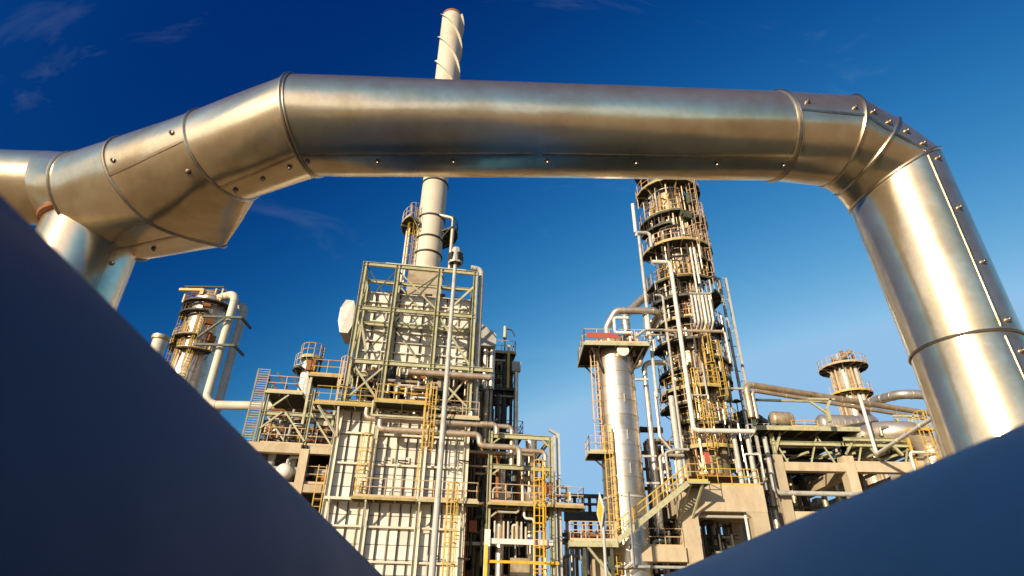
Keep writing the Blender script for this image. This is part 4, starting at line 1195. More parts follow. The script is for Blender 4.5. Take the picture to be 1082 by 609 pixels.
plats = [(179, 0, 360, 1.35), (207, 150, 395, 1.38), (239, 150, 270, 1.35), (243, 300, 400, 1.5), (270, 170, 390, 1.5), (307, 150, 300, 1.45), (318, 310, 410, 1.5), (347, 170, 300, 1.2), (352, 310, 400, 1.4), (389, 285, 400, 1.4), (418, 160, 290, 1.3), (398, 150, 250, 1.2), (452, 200, 330, 1.1), (478, 160, 300, 1.1)]
for k, (v_, a0, a1, wd) in enumerate(plats):
    # v_ is where the platform's side edge shows
    ring_platform(MC, (mc.x, mc.y), zat(mc, v_ + 2), mrad + 0.06, mrad + wd, a0, a1, 'fascia' if k % 3 == 1 else 'dgreen', ('peach', 'peach', 'yellow')[k % 3] if v_ < 380 else 'yellow')  # dark steel tone paints in the shade of the platform undersides
def onm(a, dr): return Vector((mc.x + (mrad + dr) * math.cos(R(a)), mc.y + (mrad + dr) * math.sin(R(a)), 0))
for (a, v0, v1, m_) in ((305, 205, 268, 'peach'), (290, 268, 305, 'peach'), (280, 345, 418, 'yellow'), (295, 388, 452, 'yellow'), (250, 418, 478, 'yellow'), (262, 452, 508, 'yellow'), (240, 307, 345, 'peach'), (318, 239, 318, 'peach')):
    d = Vector((math.cos(R(a)), math.sin(R(a)), 0)); p = onm(a, 0.75)
    ladder(MC, (p.x, p.y, zat(mc, v1)), zat(mc, v0), d, Z.cross(d), m_, w=0.5, cage_from=1.6)
# small bore piping and fittings hugging the shell
for k in range(120):
    a = random.uniform(185, 355); dr = random.uniform(0.12, 1.0); v0 = random.uniform(200, 470); L = random.uniform(12, 70)
    p = onm(a, dr); q = onm(a + random.uniform(-14, 14), random.uniform(0.0, 0.6))
    z0 = zat(mc, v0); z1_ = zat(mc, min(505, v0 + L))
    m_ = random.choice(('palegrey', 'tanpipe', 'aluwarm', 'aluwarm', 'peach', 'rust', 'dark'))
    MB().tube(fillet([Vector((q.x, q.y, z0)), Vector((p.x, p.y, z0)), Vector((p.x, p.y, z1_)), onm(a, -0.1) + Z * z1_], 0.2), random.choice((0.04, 0.05, 0.06, 0.08)), 6).build('small_pipe', m_, MC, True)
for k in range(22):
    a = random.uniform(200, 340); d = Vector((math.cos(R(a)), math.sin(R(a)), 0)); z_ = zat(mc, random.uniform(205, 495))
    p = onm(a, 0.0) + Z * z_
    o = MB().tube([p - d * 0.2, p + d * 0.35], 0.24, 14).build('manway', 'aluwarm', MC, True)
    MB().tube([p + d * 0.35, p + d * 0.43], 0.33, 14).build('manway_cover', random.choice(('alu', 'rust', 'palegrey')), o, True)
for k in range(16):
    a = random.uniform(190, 350); d = Vector((math.cos(R(a)), math.sin(R(a)), 0)); z_ = zat(mc, random.uniform(330, 500))
    p = onm(a, random.uniform(0.4, 1.0)) + Z * z_
    MB().obox(p, d * 0.18, Z.cross(d) * random.uniform(0.15, 0.4), Z * random.uniform(0.15, 0.45)).build('instrument_box', random.choice(('dark', 'aluwarm', 'palegrey', 'yellow')), MC)
# bundle of conduits on the front
for k in range(6):
    u_ = 730 + 3.8 * k
    P_ = along(Vector((mc.x, mc.y - mrad - 1.55, zat(mc, 330))), X, u=u_)
    MB().tube(fillet([Vector((P_.x, P_.y + 0.6, zat(P_, 311 + (k % 2)))), Vector((P_.x, P_.y, zat(P_, 311 + (k % 2)))), Vector((P_.x, P_.y, zat(P_, 341 - k % 3))), Vector((P_.x - 0.1, P_.y + 0.7, zat(P_, 347)))], 0.2), 0.1, 8).build('conduit', 'white' if k % 2 else 'palegrey', MC, True)

# pipes attached around the main column (each its own run)
MY = mc.y
pipe('long white pipe down the front of the tallest column turning right at its foot', route((689, 277, MY - 3.3), ('u', 708), ('v', 455), ('u', 797)), 0.17, 'white', bend=0.3)
pipe('white inverted-U pipe at the upper left of the tallest column', route((673, 250, MY - 2.2), ('v', 246), ('u', 686.5), ('v', 262)), 0.15, 'palegrey')
pipe('pale pipe climbing the left flank of the tallest column', route((668.5, 216, MY - 0.8), ('v', 246)), 0.163, 'white')
pipe('tall grey-white riser down the left flank of the tallest column', route((675, 250, MY - 2.9), ('v', 420)), 0.129, 'palegrey')
pipe('thick grey duct below the left riser of the tallest column', route((709, 419, MY - 2.9), ('v', 520)), 0.211, 'palegrey')
pipe('thin pale riser between the two left risers of the tallest column', route((692, 312, MY - 3.1), ('u', 700), ('v', 505)), 0.0952, 'palegrey')
pipe('big silver overhead pipe bridging from the tallest column to the smooth column', route((689, 346, MY - 1.2), ('p', 698, 329, MY - 3.0), ('u', 651), ('p', 641, 346, MY - 2.6), ('z', -1.2)), 0.286, 'alu', bend=0.6, seg=16)
pipe('second thick pipe rising to join the overhead bridging pipe', route((682.5, 331, MY - 2.6), ('v', 356)), 0.272, 'alu', seg=16)
pipe('diagonal fat pipe behind the overhead bridging pipe', [A(663, 356, MY - 0.6), A(660, 334, MY - 0.6), A(681, 314, MY + 0.6), A(697, 306, MY)], 0.34, 'alu', seg=16)
pipe('horizontal pale pipe crossing the column front at mid height', route((687, 349, MY - 3.2), ('u', 766), ('v', 384)), 0.116, 'tanpipe')
pipe('thin horizontal pipe just under the mid height crossing pipe', route((684, 354, MY - 3.0), ('u', 712)), 0.068, 'palegrey')
pipe('tall silver vertical pipe between the smooth column and tallest column', route((703, 383.5, MY - 2.0), ('u', 680), ('v', 560)), 0.197, 'alu', bend=0.6, seg=16)
pipe('dark-shaded vertical pipe with angled foot left of the tallest column', route((697, 413, MY - 2.4), ('u', 692), ('v', 462), ('p', 711, 478, MY - 2.4)), 0.136, 'alu')
pipe('vertical pipe hooked at top on right front of the tallest column', route((728, 310, MY - 3.2), ('u', 752), ('v', 296)), 0.0816, 'palegrey')
pipe('white slim pipe on the right front of the tallest column', route((733, 262, MY - 3.1), ('v', 300)), 0.102, 'white')
pipe('twin slim white pipe beside the right front of the tallest column', route((729, 262, MY - 3.1), ('v', 318)), 0.0816, 'white')
pipe('square-bent thin pipe low on the column front', route((742, 384, MY - 3.0), ('v', 418), ('u', 733)), 0.068, 'palegrey')
pipe('grey pipe dropping from the crossing pipe beside the right braces', route((789, 411, MY - 2.0), ('u', 764), ('v', 500)), 0.0884, 'palegrey')
pipe('left square duct leg under the white duct', route((775, 459, MY - 2.6), ('v', 515)), 0.163, 'palegrey')
pipe('right square duct leg under the white duct', route((789, 458, MY - 2.6), ('v', 515)), 0.163, 'palegrey')
pipe('thin white pipe loop at the right end of the concrete table', route((793, 516, MY - 2.8), ('v', 480), ('u', 803), ('v', 505)), 0.0612, 'white')
pipe('bent brown-grey pipe low on the left of the main column', route((701, 520, MY - 3.4), ('v', 481), ('u', 722)), 0.109, 'tanpipe')
pipe('low horizontal pipe looping over the stair head', route((708, 520, MY - 3.6), ('v', 478), ('p', 715, 475, MY - 3.6), ('u', 728)), 0.0884, 'palegrey')
fl = thing('red_flag_board', 'small faded red board hanging low on the tallest column', 'board', A(747, 489, MY - 3.0))
pf = A(747, 484, MY - 3.0)
MB().obox(pf, X * 0.18, Yv * 0.02, Z * 0.42).build('board', 'red', fl)
MB().bar(pf + Z * 0.42 - X * 0.22, pf + Z * 0.42 + X * 0.22, 0.04).build('hanger_bar', 'dark', fl)
# lattice pipe support on the right of the column
rb = along(A(781, 388, MY + 0.5), X, u=781)
RL = thing('pipe_support_mast', 'slim pale mast with rungs holding pipe on right of column', 'mast', (rb.x, rb.y, 0))
zl_ = zat(rb, 294)
for s_ in (-0.28, 0.28): MB().bar((rb.x + s_, rb.y, zf - 0.5), (rb.x + s_, rb.y, zl_), 0.16, 0.2, X).build('leg', 'palegrey', RL)
z_ = zf
k = 0
while z_ < zl_:
    MB().bar((rb.x - 0.28, rb.y, z_), (rb.x + 0.28, rb.y, z_ + (0.5 if k % 2 else 0)), 0.06).build('rung', 'palegrey', RL); z_ += 1.1; k += 1
for v_ in (320, 360):
    z_ = zat(rb, v_); MB().bar((mc.x + mrad, mc.y, z_ - 0.8), (rb.x - 0.28, rb.y, z_), 0.12).build('stay', 'dgreen', RL); MB().bar((mc.x + mrad, mc.y, z_), (rb.x - 0.28, rb.y, z_), 0.12).build('stay', 'dgreen', RL)
pipe('pale pipe arching over the slim mast right of the tallest column', [onm(350, -0.1) + Z * (zl_ - 0.3), Vector((rb.x - 0.6, rb.y - 0.5, zl_ - 0.3)), Vector((rb.x - 0.6, rb.y - 0.5, zl_ - 1.5))], 0.17, 'palegrey')
pipe('slim white standpipe with thick foot on the right of tallest column', route((766, 353, MY - 1.0), ('v', 392)), 0.14, 'white')

# ================================================================== concrete table under the main column
TY = mc.y - 3.1
tx0 = along(A(720, 545, TY), X, u=720); tx1 = along(A(812, 545, TY), X, u=812)
TB = thing('concrete_table', 'thick tan concrete portal carrying the tallest column', 'concrete frame', ((tx0.x + tx1.x) / 2, TY, 0))
tz = zat(Vector((tx1.x - 0.5, TY, 0)), 513); tz2 = zat(Vector((tx1.x - 1, TY, 0)), 541)
xl, xr = tx0.x, tx1.x
MB().box(xl, xr, TY, TY + 6.2, tz2, tz).build('table_top', 'concrete', TB)
for y_ in (TY + 0.02, TY + 5.0):
    for (a_, b_) in ((xl + 0.01, xl + 1.1), (xr - 1.1, xr - 0.01)):
        MB().box(a_, b_, y_, y_ + 1.15, 0, tz2).build('column', 'concrete', TB)
for (a_, s_) in ((xl + 1.1, 1), (xr - 1.1, -1)):
    b = MB(); b.add([(a_, TY + 0.03, tz2), (a_ + s_ * 0.35, TY + 0.03, tz2), (a_, TY + 0.03, tz2 - 0.35), (a_, TY + 1.1, tz2), (a_ + s_ * 0.35, TY + 1.1, tz2), (a_, TY + 1.1, tz2 - 0.35)], [(0, 1, 2), (5, 4, 3), (1, 4, 5, 2)])
    b.build('haunch', 'concrete', TB)
handrail(TB, [Vector((xl + 1.9, TY + 0.15, tz)), Vector((xr - 0.1, TY + 0.15, tz)), Vector((xr - 0.1, TY + 6, tz))], 'yellow')
zz2 = zat(Vector((xl + 2, TY + 1.5, 0)), 548)
MB().tube([(xl + 1.1, TY + 0.6, zz2), (xr - 1.1, TY + 0.6, zz2)], 0.12, 8).build('crossing_pipe', 'palegrey', TB, True)
MB().tube(fillet([(xr - 1.35, TY + 0.5, tz2), (xr - 1.35, TY + 0.5, 0)], 0.1), 0.09, 8).build('crossing_pipe', 'white', TB, True)
for k in range(9):
    MB().tube([(xl + 1.4 + 0.4 * k, TY + 3.5 + (k % 3), 0), (xl + 1.4 + 0.4 * k, TY + 3.5 + (k % 3), tz2 - 1.0 - 0.5 * (k % 3))], 0.12, 8).build('under_pipe', ('dark', 'aluwarm', 'palegrey')[k % 3], TB, True)
for k in range(4):
    MB().tube([(xl + 1.1, TY + 3.0 + k * 0.6, tz2 - 1.2 - 0.6 * k), (xr - 1.1, TY + 3.0 + k * 0.6, tz2 - 1.2 - 0.6 * k)], 0.13, 8).build('under_pipe', ('dark', 'dgreen')[k % 2], TB, True)
MB().box(xl + 2.6, xl + 3.6, TY + 2.2, TY + 3, tz2 - 3.0, tz2 - 2.2).build('lamp_cabinet', 'concrete', TB)
# lower beam to the left
lb = A(668, 585, TY - 0.2); zb1 = zat(Vector((lb.x, TY - 0.2, 0)), 577); zb0 = zat(Vector((lb.x, TY - 0.2, 0)), 593)
LBm = thing('concrete_beam_frame', 'low concrete beam on stubby columns left of the concrete table', 'concrete frame', (lb.x, TY, 0))
xb0 = along(Vector((0, TY, zb1)), X, u=640).x
MB().box(xb0, xl - 0.02, TY - 0.2, TY + 0.8, zb0, zb1).build('beam', 'concrete', LBm)
xc_ = along(Vector((0, TY - 0.2, zb0)), X, u=625).x
MB().box(xc_, xc_ + 0.85, TY - 0.6, TY + 0.4, 0, zb1 - 0.1).build('column', 'concrete', LBm)
MB().box(xb0 - 0.5, xb0 + 0.4, TY + 3.5, TY + 4.4, 0, zb1).build('column', 'concrete', LBm)
handrail(LBm, [Vector((lb.x, TY, zb1)), Vector((xl - 0.1, TY, zb1))], 'peach')
MB().tube([(xb0, TY - 0.5, zb0 - 0.35), (xl - 0.1, TY - 0.5, zb0 - 0.35)], 0.09, 8).build('hung_pipe', 'palegrey', LBm, True)
for k in range(8):
    MB().tube([(xb0 + 0.6 + 0.62 * k, TY + 2 + (k % 2), 0), (xb0 + 0.6 + 0.62 * k, TY + 2 + (k % 2), zb1 + 0.4 + 0.9 * (k % 3))], 0.14, 8).build('inner_pipe', ('aluwarm', 'dark', 'palegrey', 'dgreen')[k % 4], LBm, True)

# ================================================================== stair and walkway
SY = TY - 2.0
w0 = A(607, 572, SY); w1 = A(651, 573, SY); s1 = A(727, 510.5, SY); s2 = A(746, 508, SY)
SW = thing('staircase', 'green steel stair with yellow rails climbing to the concrete table', 'staircase', (w1.x, SY, 0))
zd_ = w1.z; zs1 = s1.z
for y_ in (SY, SY + 1.0):
    MB().bar((w1.x, y_, zd_), (s1.x, y_, zs1), 0.06, 0.34).build('stringer', 'green', SW)
    p, q = Vector((w1.x, y_, zd_ + 0.1)), Vector((s1.x, y_, zs1 + 0.1))
    b = MB(); dirn = (q - p)
    for h in (1.0, 0.55): b.tube([p + Z * h, q + Z * h], 0.035, 5, False)
    for i in range(8): c = p + dirn * (i / 7); b.tube([c, c + Z * 1.0], 0.035, 5, False)
    b.build('handrail', 'yellow', SW)
ns = 26
for i in range(ns):
    t = (i + 0.5) / ns
    MB().box(w1.x + (s1.x - w1.x) * t - 0.14, w1.x + (s1.x - w1.x) * t + 0.14, SY + 0.04, SY + 0.96, zd_ + (zs1 - zd_) * t, zd_ + (zs1 - zd_) * t + 0.04).build('tread', 'green', SW)
deck(SW, (s1.x, SY - 0.05), X, Yv, s2.x - s1.x + 0.2, 2.2, zs1 + 0.12, 'green', 'yellow', 'fr')
for x_ in (s1.x + 0.2, s2.x - 0.2): MB().bar((x_, SY + 0.1, zs1), (x_ - 0.4, TY, zs1 - 1.8), 0.12).build('bracket', 'green', SW)
WK = thing('walkway', 'green steel walkway with dense rails at the foot of the stair', 'walkway', (w0.x, SY, 0))
deck(WK, (w0.x - 0.3, SY - 0.1), X, Yv, w1.x - w0.x + 0.4, 1.4, zd_ + 0.05, 'green', 'peach', 'fb', th=0.35)
for x_ in (w0.x + 0.6, w1.x - 0.3):
    for y_ in (SY + 0.1, SY + 1.1): MB().bar((x_, y_, 0), (x_, y_, zd_ - 0.3), 0.18).build('post', 'dgreen', WK)
MB().bar((w0.x + 0.8, SY, zd_ - 0.3), (w0.x + 2.4, SY + 0.2, zd_ - 2.2), 0.13).build('brace', 'green', WK)
for k in range(6):
    MB().tube([(w0.x + 0.5 * k, SY + 0.5, zd_ + 0.05), (w0.x + 0.5 * k, SY + 0.5, zd_ + 0.5 + 0.3 * (k % 3))], 0.06, 6).build('valve_stem', ('rust', 'palegrey')[k % 2], WK, True)
# pipe bridge seen through the gap behind
PBY = 62
PB = thing('pipe_bridge', 'dark steel pipe bridge in the gap behind the walkway', 'pipe bridge', A(623, 545, PBY) * Vector((1, 1, 0)) if False else Vector((A(623, 545, PBY).x, PBY, 0)))
xa, xb = A(596, 545, PBY).x, A(650, 545, PBY).x
for v_, h_ in ((524.5, 0.35), (546, 0.9), (533, 0.2), (566, 0.5)):
    z_ = A(620, v_, PBY).z
    MB().bar((xa, PBY, z_), (xb, PBY, z_), 0.4, h_).build('girder', 'dgreen', PB)
for u_ in (599, 608, 617, 624, 633, 646):
    x_ = A(u_, 545, PBY).x
    MB().bar((x_, PBY + 0.3, 0), (x_, PBY + 0.3, A(u_, 525, PBY).z), 0.3).build('post', 'palegrey' if u_ % 2 else 'dgreen', PB)
for k in range(10):
    x_ = xa + (xb - xa) * k / 10
    MB().tube([(x_, PBY - 1, 0), (x_, PBY - 1, A(620, 562 + 5 * (k % 3), PBY).z)], 0.15, 6).build('upright', ('aluwarm', 'palegrey', 'rust')[k % 3], PB, True)
# warning sign on its post
sg = along(A(636, 540, 12), X, u=636.5)
SG = thing('warning_sign', 'yellow and white diamond road sign on a slim grey post', 'sign', (sg.x, sg.y, 0))
zc_ = sg.z
MB().tube([(sg.x, sg.y, 0), (sg.x, sg.y, zc_ + 0.1)], 0.03, 10).build('post', 'palegrey', SG, True)
ang = R(4)      # plate direction, nearly edge-on to the viewer
sx_ = Vector((math.sin(ang), -math.cos(ang), 0)); nx_ = Vector((-math.cos(ang), -math.sin(ang), 0))
hz_ = (zat(sg, 520) - zat(sg, 559)) / 2
def diamond(h, off, name, m, th=0.004):
    c = Vector((sg.x, sg.y, zc_)) + nx_ * off
    P4 = [c + Z * h, c + sx_ * h, c - Z * h, c - sx_ * h]
    b = MB(); b.add(P4 + [p - nx_ * th for p in P4], [(0, 1, 2, 3), (7, 6, 5, 4)] + [(i, 4 + i, 4 + (i + 1) % 4, (i + 1) % 4) for i in range(4)])
    return b.build(name, m, SG)
diamond(hz_, 0.045, 'plate', 'signwhite', 0.012); diamond(hz_ * 0.72, 0.05, 'yellow_field', 'signyellow')

# ================================================================== right-hand pipe rack
def H(u, v, z):
    d = ray(u, v)
    return EYE + d * ((z - EYE.z) / d.z)
RY = 44.0
zdk = A(855, 453, RY).z; zbm = A(865, 492, RY).z; zlo = A(860, 522, RY).z
cx1, cx2 = A(826, 505, RY).x, A(902, 505, RY).x
cx3 = cx2 + (cx2 - cx1)
RR = thing('pipe_rack', 'long tan concrete pipe rack with steel deck right of the tallest column', 'pipe rack', (cx1, RY, 0))
for fy in (RY, RY + 8, RY + 16):
    for x_ in (cx1, cx2, cx3):
        MB().box(x_ - 0.38, x_ + 0.38, fy, fy + 0.9, 0, zbm + 0.75).build('column', 'concrete', RR)
    for (a_, b_) in ((cx1 + 0.38, cx2 - 0.38), (cx2 + 0.38, cx3 - 0.38)):
        MB().box(a_, b_, fy + 0.1, fy + 0.8, zbm - 0.38, zbm + (0.25 if a_ < cx2 else 0.4)).build('beam', 'concrete', RR)
        MB().box(a_, b_, fy + 0.12, fy + 0.78, zlo - 2.2, zlo - 1.2).build('beam', 'concrete', RR)
for fy in (RY + 0.9, RY + 8.9):
    for x_ in (cx1, cx2, cx3):
        MB().box(x_ - 0.3, x_ + 0.3, fy, fy + 7.1, zbm - 0.7, zbm + 0.1).build('longitudinal_beam', 'concrete', RR)
# steel storey
for fy in (RY + 0.3, RY + 8.3):
    for x_ in (cx1, (cx1 + cx2) / 2 if fy > RY + 4 else cx2, cx2):
        MB().ibeam((x_, fy, zbm + 0.75), (x_, fy, zdk - 0.3), 0.26, 0.26, X).build('post', 'green', RR)
    MB().ibeam((cx1, fy, (zbm + zdk) / 2 + 0.3), (cx3, fy, (zbm + zdk) / 2 + 0.3), 0.22, 0.3).build('beam', 'green', RR)
for (p, q) in (((cx1, RY + 0.25, zbm + 0.9), (cx1 + 0.7, RY + 0.25, zdk - 0.3)), ((cx2, RY + 0.25, zbm + 0.9), (cx2 + 1.2, RY + 0.25, zdk - 0.3)), ((cx2, RY + 1, zbm + 1.2), (cx1 + 2, RY + 9, zbm + 1.2)), ((cx3 - 1, RY + 0.2, zbm + 0.9), (cx3 - 2.3, RY + 0.2, zbm + 2.6))):
    MB().bar(p, q, 0.16).build('brace', 'green', RR)
dx0, dx1 = A(800, 453, RY - 0.6).x, A(909, 454, RY - 0.6).x
dk = deck(RR, (dx0, RY - 0.6), X, Yv, dx1 - dx0, 14, zdk, 'green', None, '', th=0.34)
handrail(dk, [Vector((dx0, RY + 2.5, zdk)), Vector((dx1, RY + 2.5, zdk))], 'palegrey')
handrail(dk, [Vector((dx0 + 2.8, RY - 0.4, zdk)), Vector((dx0 + 4.8, RY - 0.4, zdk))], 'yellow', h=0.5)
for k in range(5):
    y_ = RY + 1.5 + k * 2.4
    MB().ibeam((dx0, y_, zdk - 0.5), (dx1, y_, zdk - 0.5), 0.2, 0.32).build('deck_joist', 'dgreen', RR)
for k in range(5):
    x_ = cx1 + 0.9 + k * (cx2 - cx1 - 1.6) / 4
    MB().tube(fillet([(x_, RY + 6.6, zlo - 4), (x_, RY + 6.6, zbm + 0.55 + 0.1 * (k % 2)), (x_, RY + 17, zbm + 0.55 + 0.1 * (k % 2))], 0.6), 0.2 + 0.09 * (k % 3), 12).build('rack_pipe', ('dark', 'alu', 'dgreen', 'aluwarm')[k % 4], RR, True)
for k in range(4):
    x_ = cx2 + 0.9 + k * 1.2
    MB().tube(fillet([(x_, RY + 6.6, zlo - 4), (x_, RY + 6.6, zbm + 0.95), (x_, RY + 17, zbm + 0.95)], 0.6), 0.22, 12).build('rack_pipe', ('aluwarm', 'alu', 'dark')[k % 3], RR, True)
for k in range(9):
    z_ = zbm + 0.9 + 0.28 * k; y_ = RY + 3 + 1.3 * k
    MB().tube([(dx0 + 0.3 * k, y_, z_), (cx3, y_, z_)], 0.15 + 0.07 * (k % 3), 10).build('rack_pipe', ('dark', 'dgreen', 'aluwarm')[k % 3], RR, True)
for k in range(8):
    x_ = dx0 + 0.7 + 0.8 * k
    MB().obox((x_, RY + 5 + (k % 3), zdk - 1.0 - 0.4 * (k % 2)), X * 0.3, Yv * 0.4, Z * 0.3).build('valve_box', ('dark', 'aluwarm', 'palegrey')[k % 3], RR)
# deck equipment
def drum(label, p, q, r, m, dome=True):
    p, q = Vector(p), Vector(q); d = (q - p).normalized()
    t = thing('horizontal_drum', label, 'drum', (p + q) / 2 - Z * r)
    MB().tube([p - d * r * 0.5, p - d * r * 0.4, p - d * r * 0.2, p, q, q + d * r * 0.2, q + d * r * 0.4, q + d * r * 0.5], r, 24, radii=[r * 0.15, r * 0.6, r * 0.9, r, r, r * 0.9, r * 0.6, r * 0.15]).build('drum_shell', m, t, True)
    n = max(3, int((q - p).length / 0.5))
    for i in range(n + 1):
        c = p.lerp(q, i / n); MB().tube([c - d * 0.03, c + d * 0.03], r * 1.02, 24).build('cladding_band', m, t, True)
    for f in (0.2, 0.8):
        c = p.lerp(q, f); MB().obox(c - Z * r * 1.05, d * 0.15, d.cross(Z) * r * 0.7, Z * r * 0.45).build('saddle', 'dgreen', t)
drum('long pale horizontal drum lying on the right-hand rack deck', A(868, 449, RY + 5), A(922, 450, RY + 5), 0.85, 'alu')
drum('short tan drum with rounded ends on the left of the rack deck', A(817, 444, RY + 4), A(834, 445, RY + 4), 0.72, 'aluwarm')
eq = thing('pump_skid', 'dark shaded pump group at the left end of rack deck', 'pump', (A(790, 448, RY + 3).x, RY + 3, zdk))
for k, (u_, v_, r_) in enumerate(((784, 443, 0.5), (790, 440, 0.42), (797, 443, 0.5), (803, 445, 0.35))):
    c = A(u_, v_, RY + 3)
    MB().tube([c - Yv * 0.4 - X * 0.5, c + X * 0.5 + Yv * 0.4], r_, 12).build('pump_body', 'dark' if k % 2 else 'dgreen', eq, True)  # dark colours stand in for the shade on this equipment
    MB().tube([c, Vector((c.x, c.y, zdk))], 0.15, 8).build('pump_leg', 'dark', eq, True)
MB().box(A(778, 449, RY + 3).x, A(808, 449, RY + 3).x, RY + 2.3, RY + 3.7, zdk - 0.35, zdk - 0.05).build('skid_frame', 'dgreen', eq)
lpst = thing('area_lamp', 'small dark mushroom lamp on thin post above the pump group', 'lamp', (A(779, 440, RY).x, RY, zdk))
c = A(778, 424, RY)
MB().tube([(c.x, RY, zdk - 0.3), (c.x, RY, c.z)], 0.04, 6).build('post', 'dark', lpst, True)
MB().lathe(c, [(0.0, c.z + 0.16), (0.15, c.z + 0.12), (0.38, c.z - 0.05), (0.1, c.z - 0.05)], 14).build('lamp_shade', 'dark', lpst, True)
# two long parallel lines above the deck
zp_ = A(790, 407, 42).z
pipe('upper of the two long parallel pipes running right above the rack deck', [H(787.5, 406, zp_) - Z * 2.6, H(787.5, 406, zp_), H(1000, 440, zp_)], 0.24, 'aluwarm', seg=16)
pipe('lower of the two long parallel pipes running right above the rack deck', [H(794, 412.5, zp_ - 0.4) - Z * 2.2, H(794, 412.5, zp_ - 0.4), H(1000, 446, zp_ - 0.4)], 0.16, 'tanpipe')
pst = thing('support_trestle', 'dark steel trestle holding the left end of two long pipes', 'trestle', A(795, 447, 42))
for (p, q) in ((A(790, 409, 42), A(797, 447, 42)), (A(786, 414, 42), A(793, 425, 42)), (A(797, 447, 42), Vector((A(797, 447, 42).x, 42, zdk - 0.5))), (A(790, 409, 42), A(797, 409, 43))):
    MB().bar(p, q, 0.22).build('member', 'dgreen', pst)
for (u0, v0, lab) in ((870, 419, 'pale green Y-shaped stand under the long pipes above the drum'), (958, 437, 'pale green Y-shaped stand under the long pipes beside the silver leg')):
    hd = H(u0, v0 + 1, zp_ - 0.75)
    t = thing('pipe_stand', lab, 'pipe stand', (hd.x, hd.y, zdk))
    MB().bar((hd.x, hd.y, zdk), hd - Z * 0.9, 0.26).build('post', 'green', t)
    MB().bar(hd - Z * 1.3, hd - X * 1.1 - Z * 0.35, 0.14).build('arm', 'green', t); MB().bar(hd - Z * 0.9, hd + X * 0.5 - Z * 0.1, 0.16).build('arm', 'green', t)
    MB().bar(hd - X * 1.2 - Z * 0.15, hd + X * 0.8 - Z * 0.15, 0.16).build('cross_arm', 'green', t)
tb_ = thing('tie_beam', 'thin pale green beam under the two long pipes', 'beam', A(793, 423, 42.5))
MB().bar(A(793, 422.5, 42.5), A(825, 423.5, 42.5), 0.16).build('tie_bar', 'dgreen', tb_); MB().bar(A(825, 423.5, 42.5), A(868, 424.5, 43.5), 0.16).build('tie_bar', 'green', tb_)
# vertical and hung pipes
pipe('slim grey pipe dropping beside the rack column to the low line', route((807.5, 462, RY - 0.5), ('v', 521), ('u', 912)), 0.17, 'palegrey')
pipe('white pipe dropping in front of the long pipes and kinking right', [A(908, 418, RY - 0.6), Vector((A(908, 418, RY - 0.6).x, RY - 0.6, A(922, 480, RY - 0.6).z)), H(1002, 431, A(922, 480, RY - 0.6).z)], 0.13, 'white')
pipe('pale far pipe rising right behind the ringed far column', [A(906, 431, 71), A(926, 423, 64), A(951, 416.5, 60), A(1000, 418, 60)], 0.5, 'alu', seg=14)
pipe('huge pale insulated duct arching over the right end of the rack', [A(880, 500, 56), A(903, 476, 50), A(918, 460, 46.0), A(938, 457, 44.6), A(966, 458, 44.2), A(984, 474, 44.2), A(992, 520, 44.2)], 0.9, 'alu', bend=2.6, seg=28, every=0.8)
pipe('second huge duct passing low behind the arched duct', [A(838, 512, 66), A(900, 484, 54), A(935, 474, 52), A(1010, 474, 52)], 0.8, 'alu', bend=2.5, seg=24, every=1.6)
# ringed far column
fc = along(A(904, 436, 72), X, u=904); fc.z = 0
RC = thing('flare_column', 'far tan column with round crown platform and vertical ribs', 'column', fc)
zr_ = zat(fc, 390)
shell(RC, fc, [(0, zr_ * 0.55, 1.5, 1.5), (zr_ * 0.55, zr_ * 0.8, 1.45, 1.45), (zr_ * 0.8, zr_ + 0.5, 1.4, 1.4)], 'aluwarm', 28)
ring_platform(RC, (fc.x, fc.y), zr_, 1.4, 2.95, 0, 360, 'concrete', 'peach')
ring_platform(RC, (fc.x, fc.y), zat(fc, 418), 1.5, 2.6, 180, 400, 'yellow', 'peach')
for k in range(16):
    a = R(360 * k / 16); d = Vector((math.cos(a), math.sin(a), 0)); p = fc + d * 1.65
    MB().tube([(p.x, p.y, 10), (p.x, p.y, zr_ - 0.3)], 0.13 + 0.1 * (k % 5 == 3), 7).build('vertical_pipe', ('peach', 'palegrey', 'tanpipe')[k % 3], RC, True)
MB().lathe(fc, [(1.4, zr_ + 0.5), (1.2, zr_ + 1.0), (0.5, zr_ + 1.4), (0, zr_ + 1.5)], 24).build('dome', 'aluwarm', RC, True)
for k in range(5):
    p = fc + Vector((-1.5 + 0.7 * k, -0.8, 0)); MB().tube([(p.x, p.y, zr_), (p.x, p.y, zr_ + 1.2 + 0.5 * (k % 3))], 0.2, 8).build('top_nozzle', ('rust', 'palegrey')[k % 2], RC, True)
q_ = along(Vector((fc.x, fc.y - 1.5, zr_ + 1.0)), X, u=884)
MB().tube([(q_.x, q_.y, zat(q_, 383)), (q_.x + 2.0, q_.y, zat(q_, 371))], 0.3, 10).build('davit_arm', 'aluwarm', RC, True)
MB().bar((q_.x + 0.4, q_.y, zr_), (q_.x + 0.4, q_.y, zat(q_, 382)), 0.25).build('davit_post', 'rust', RC)
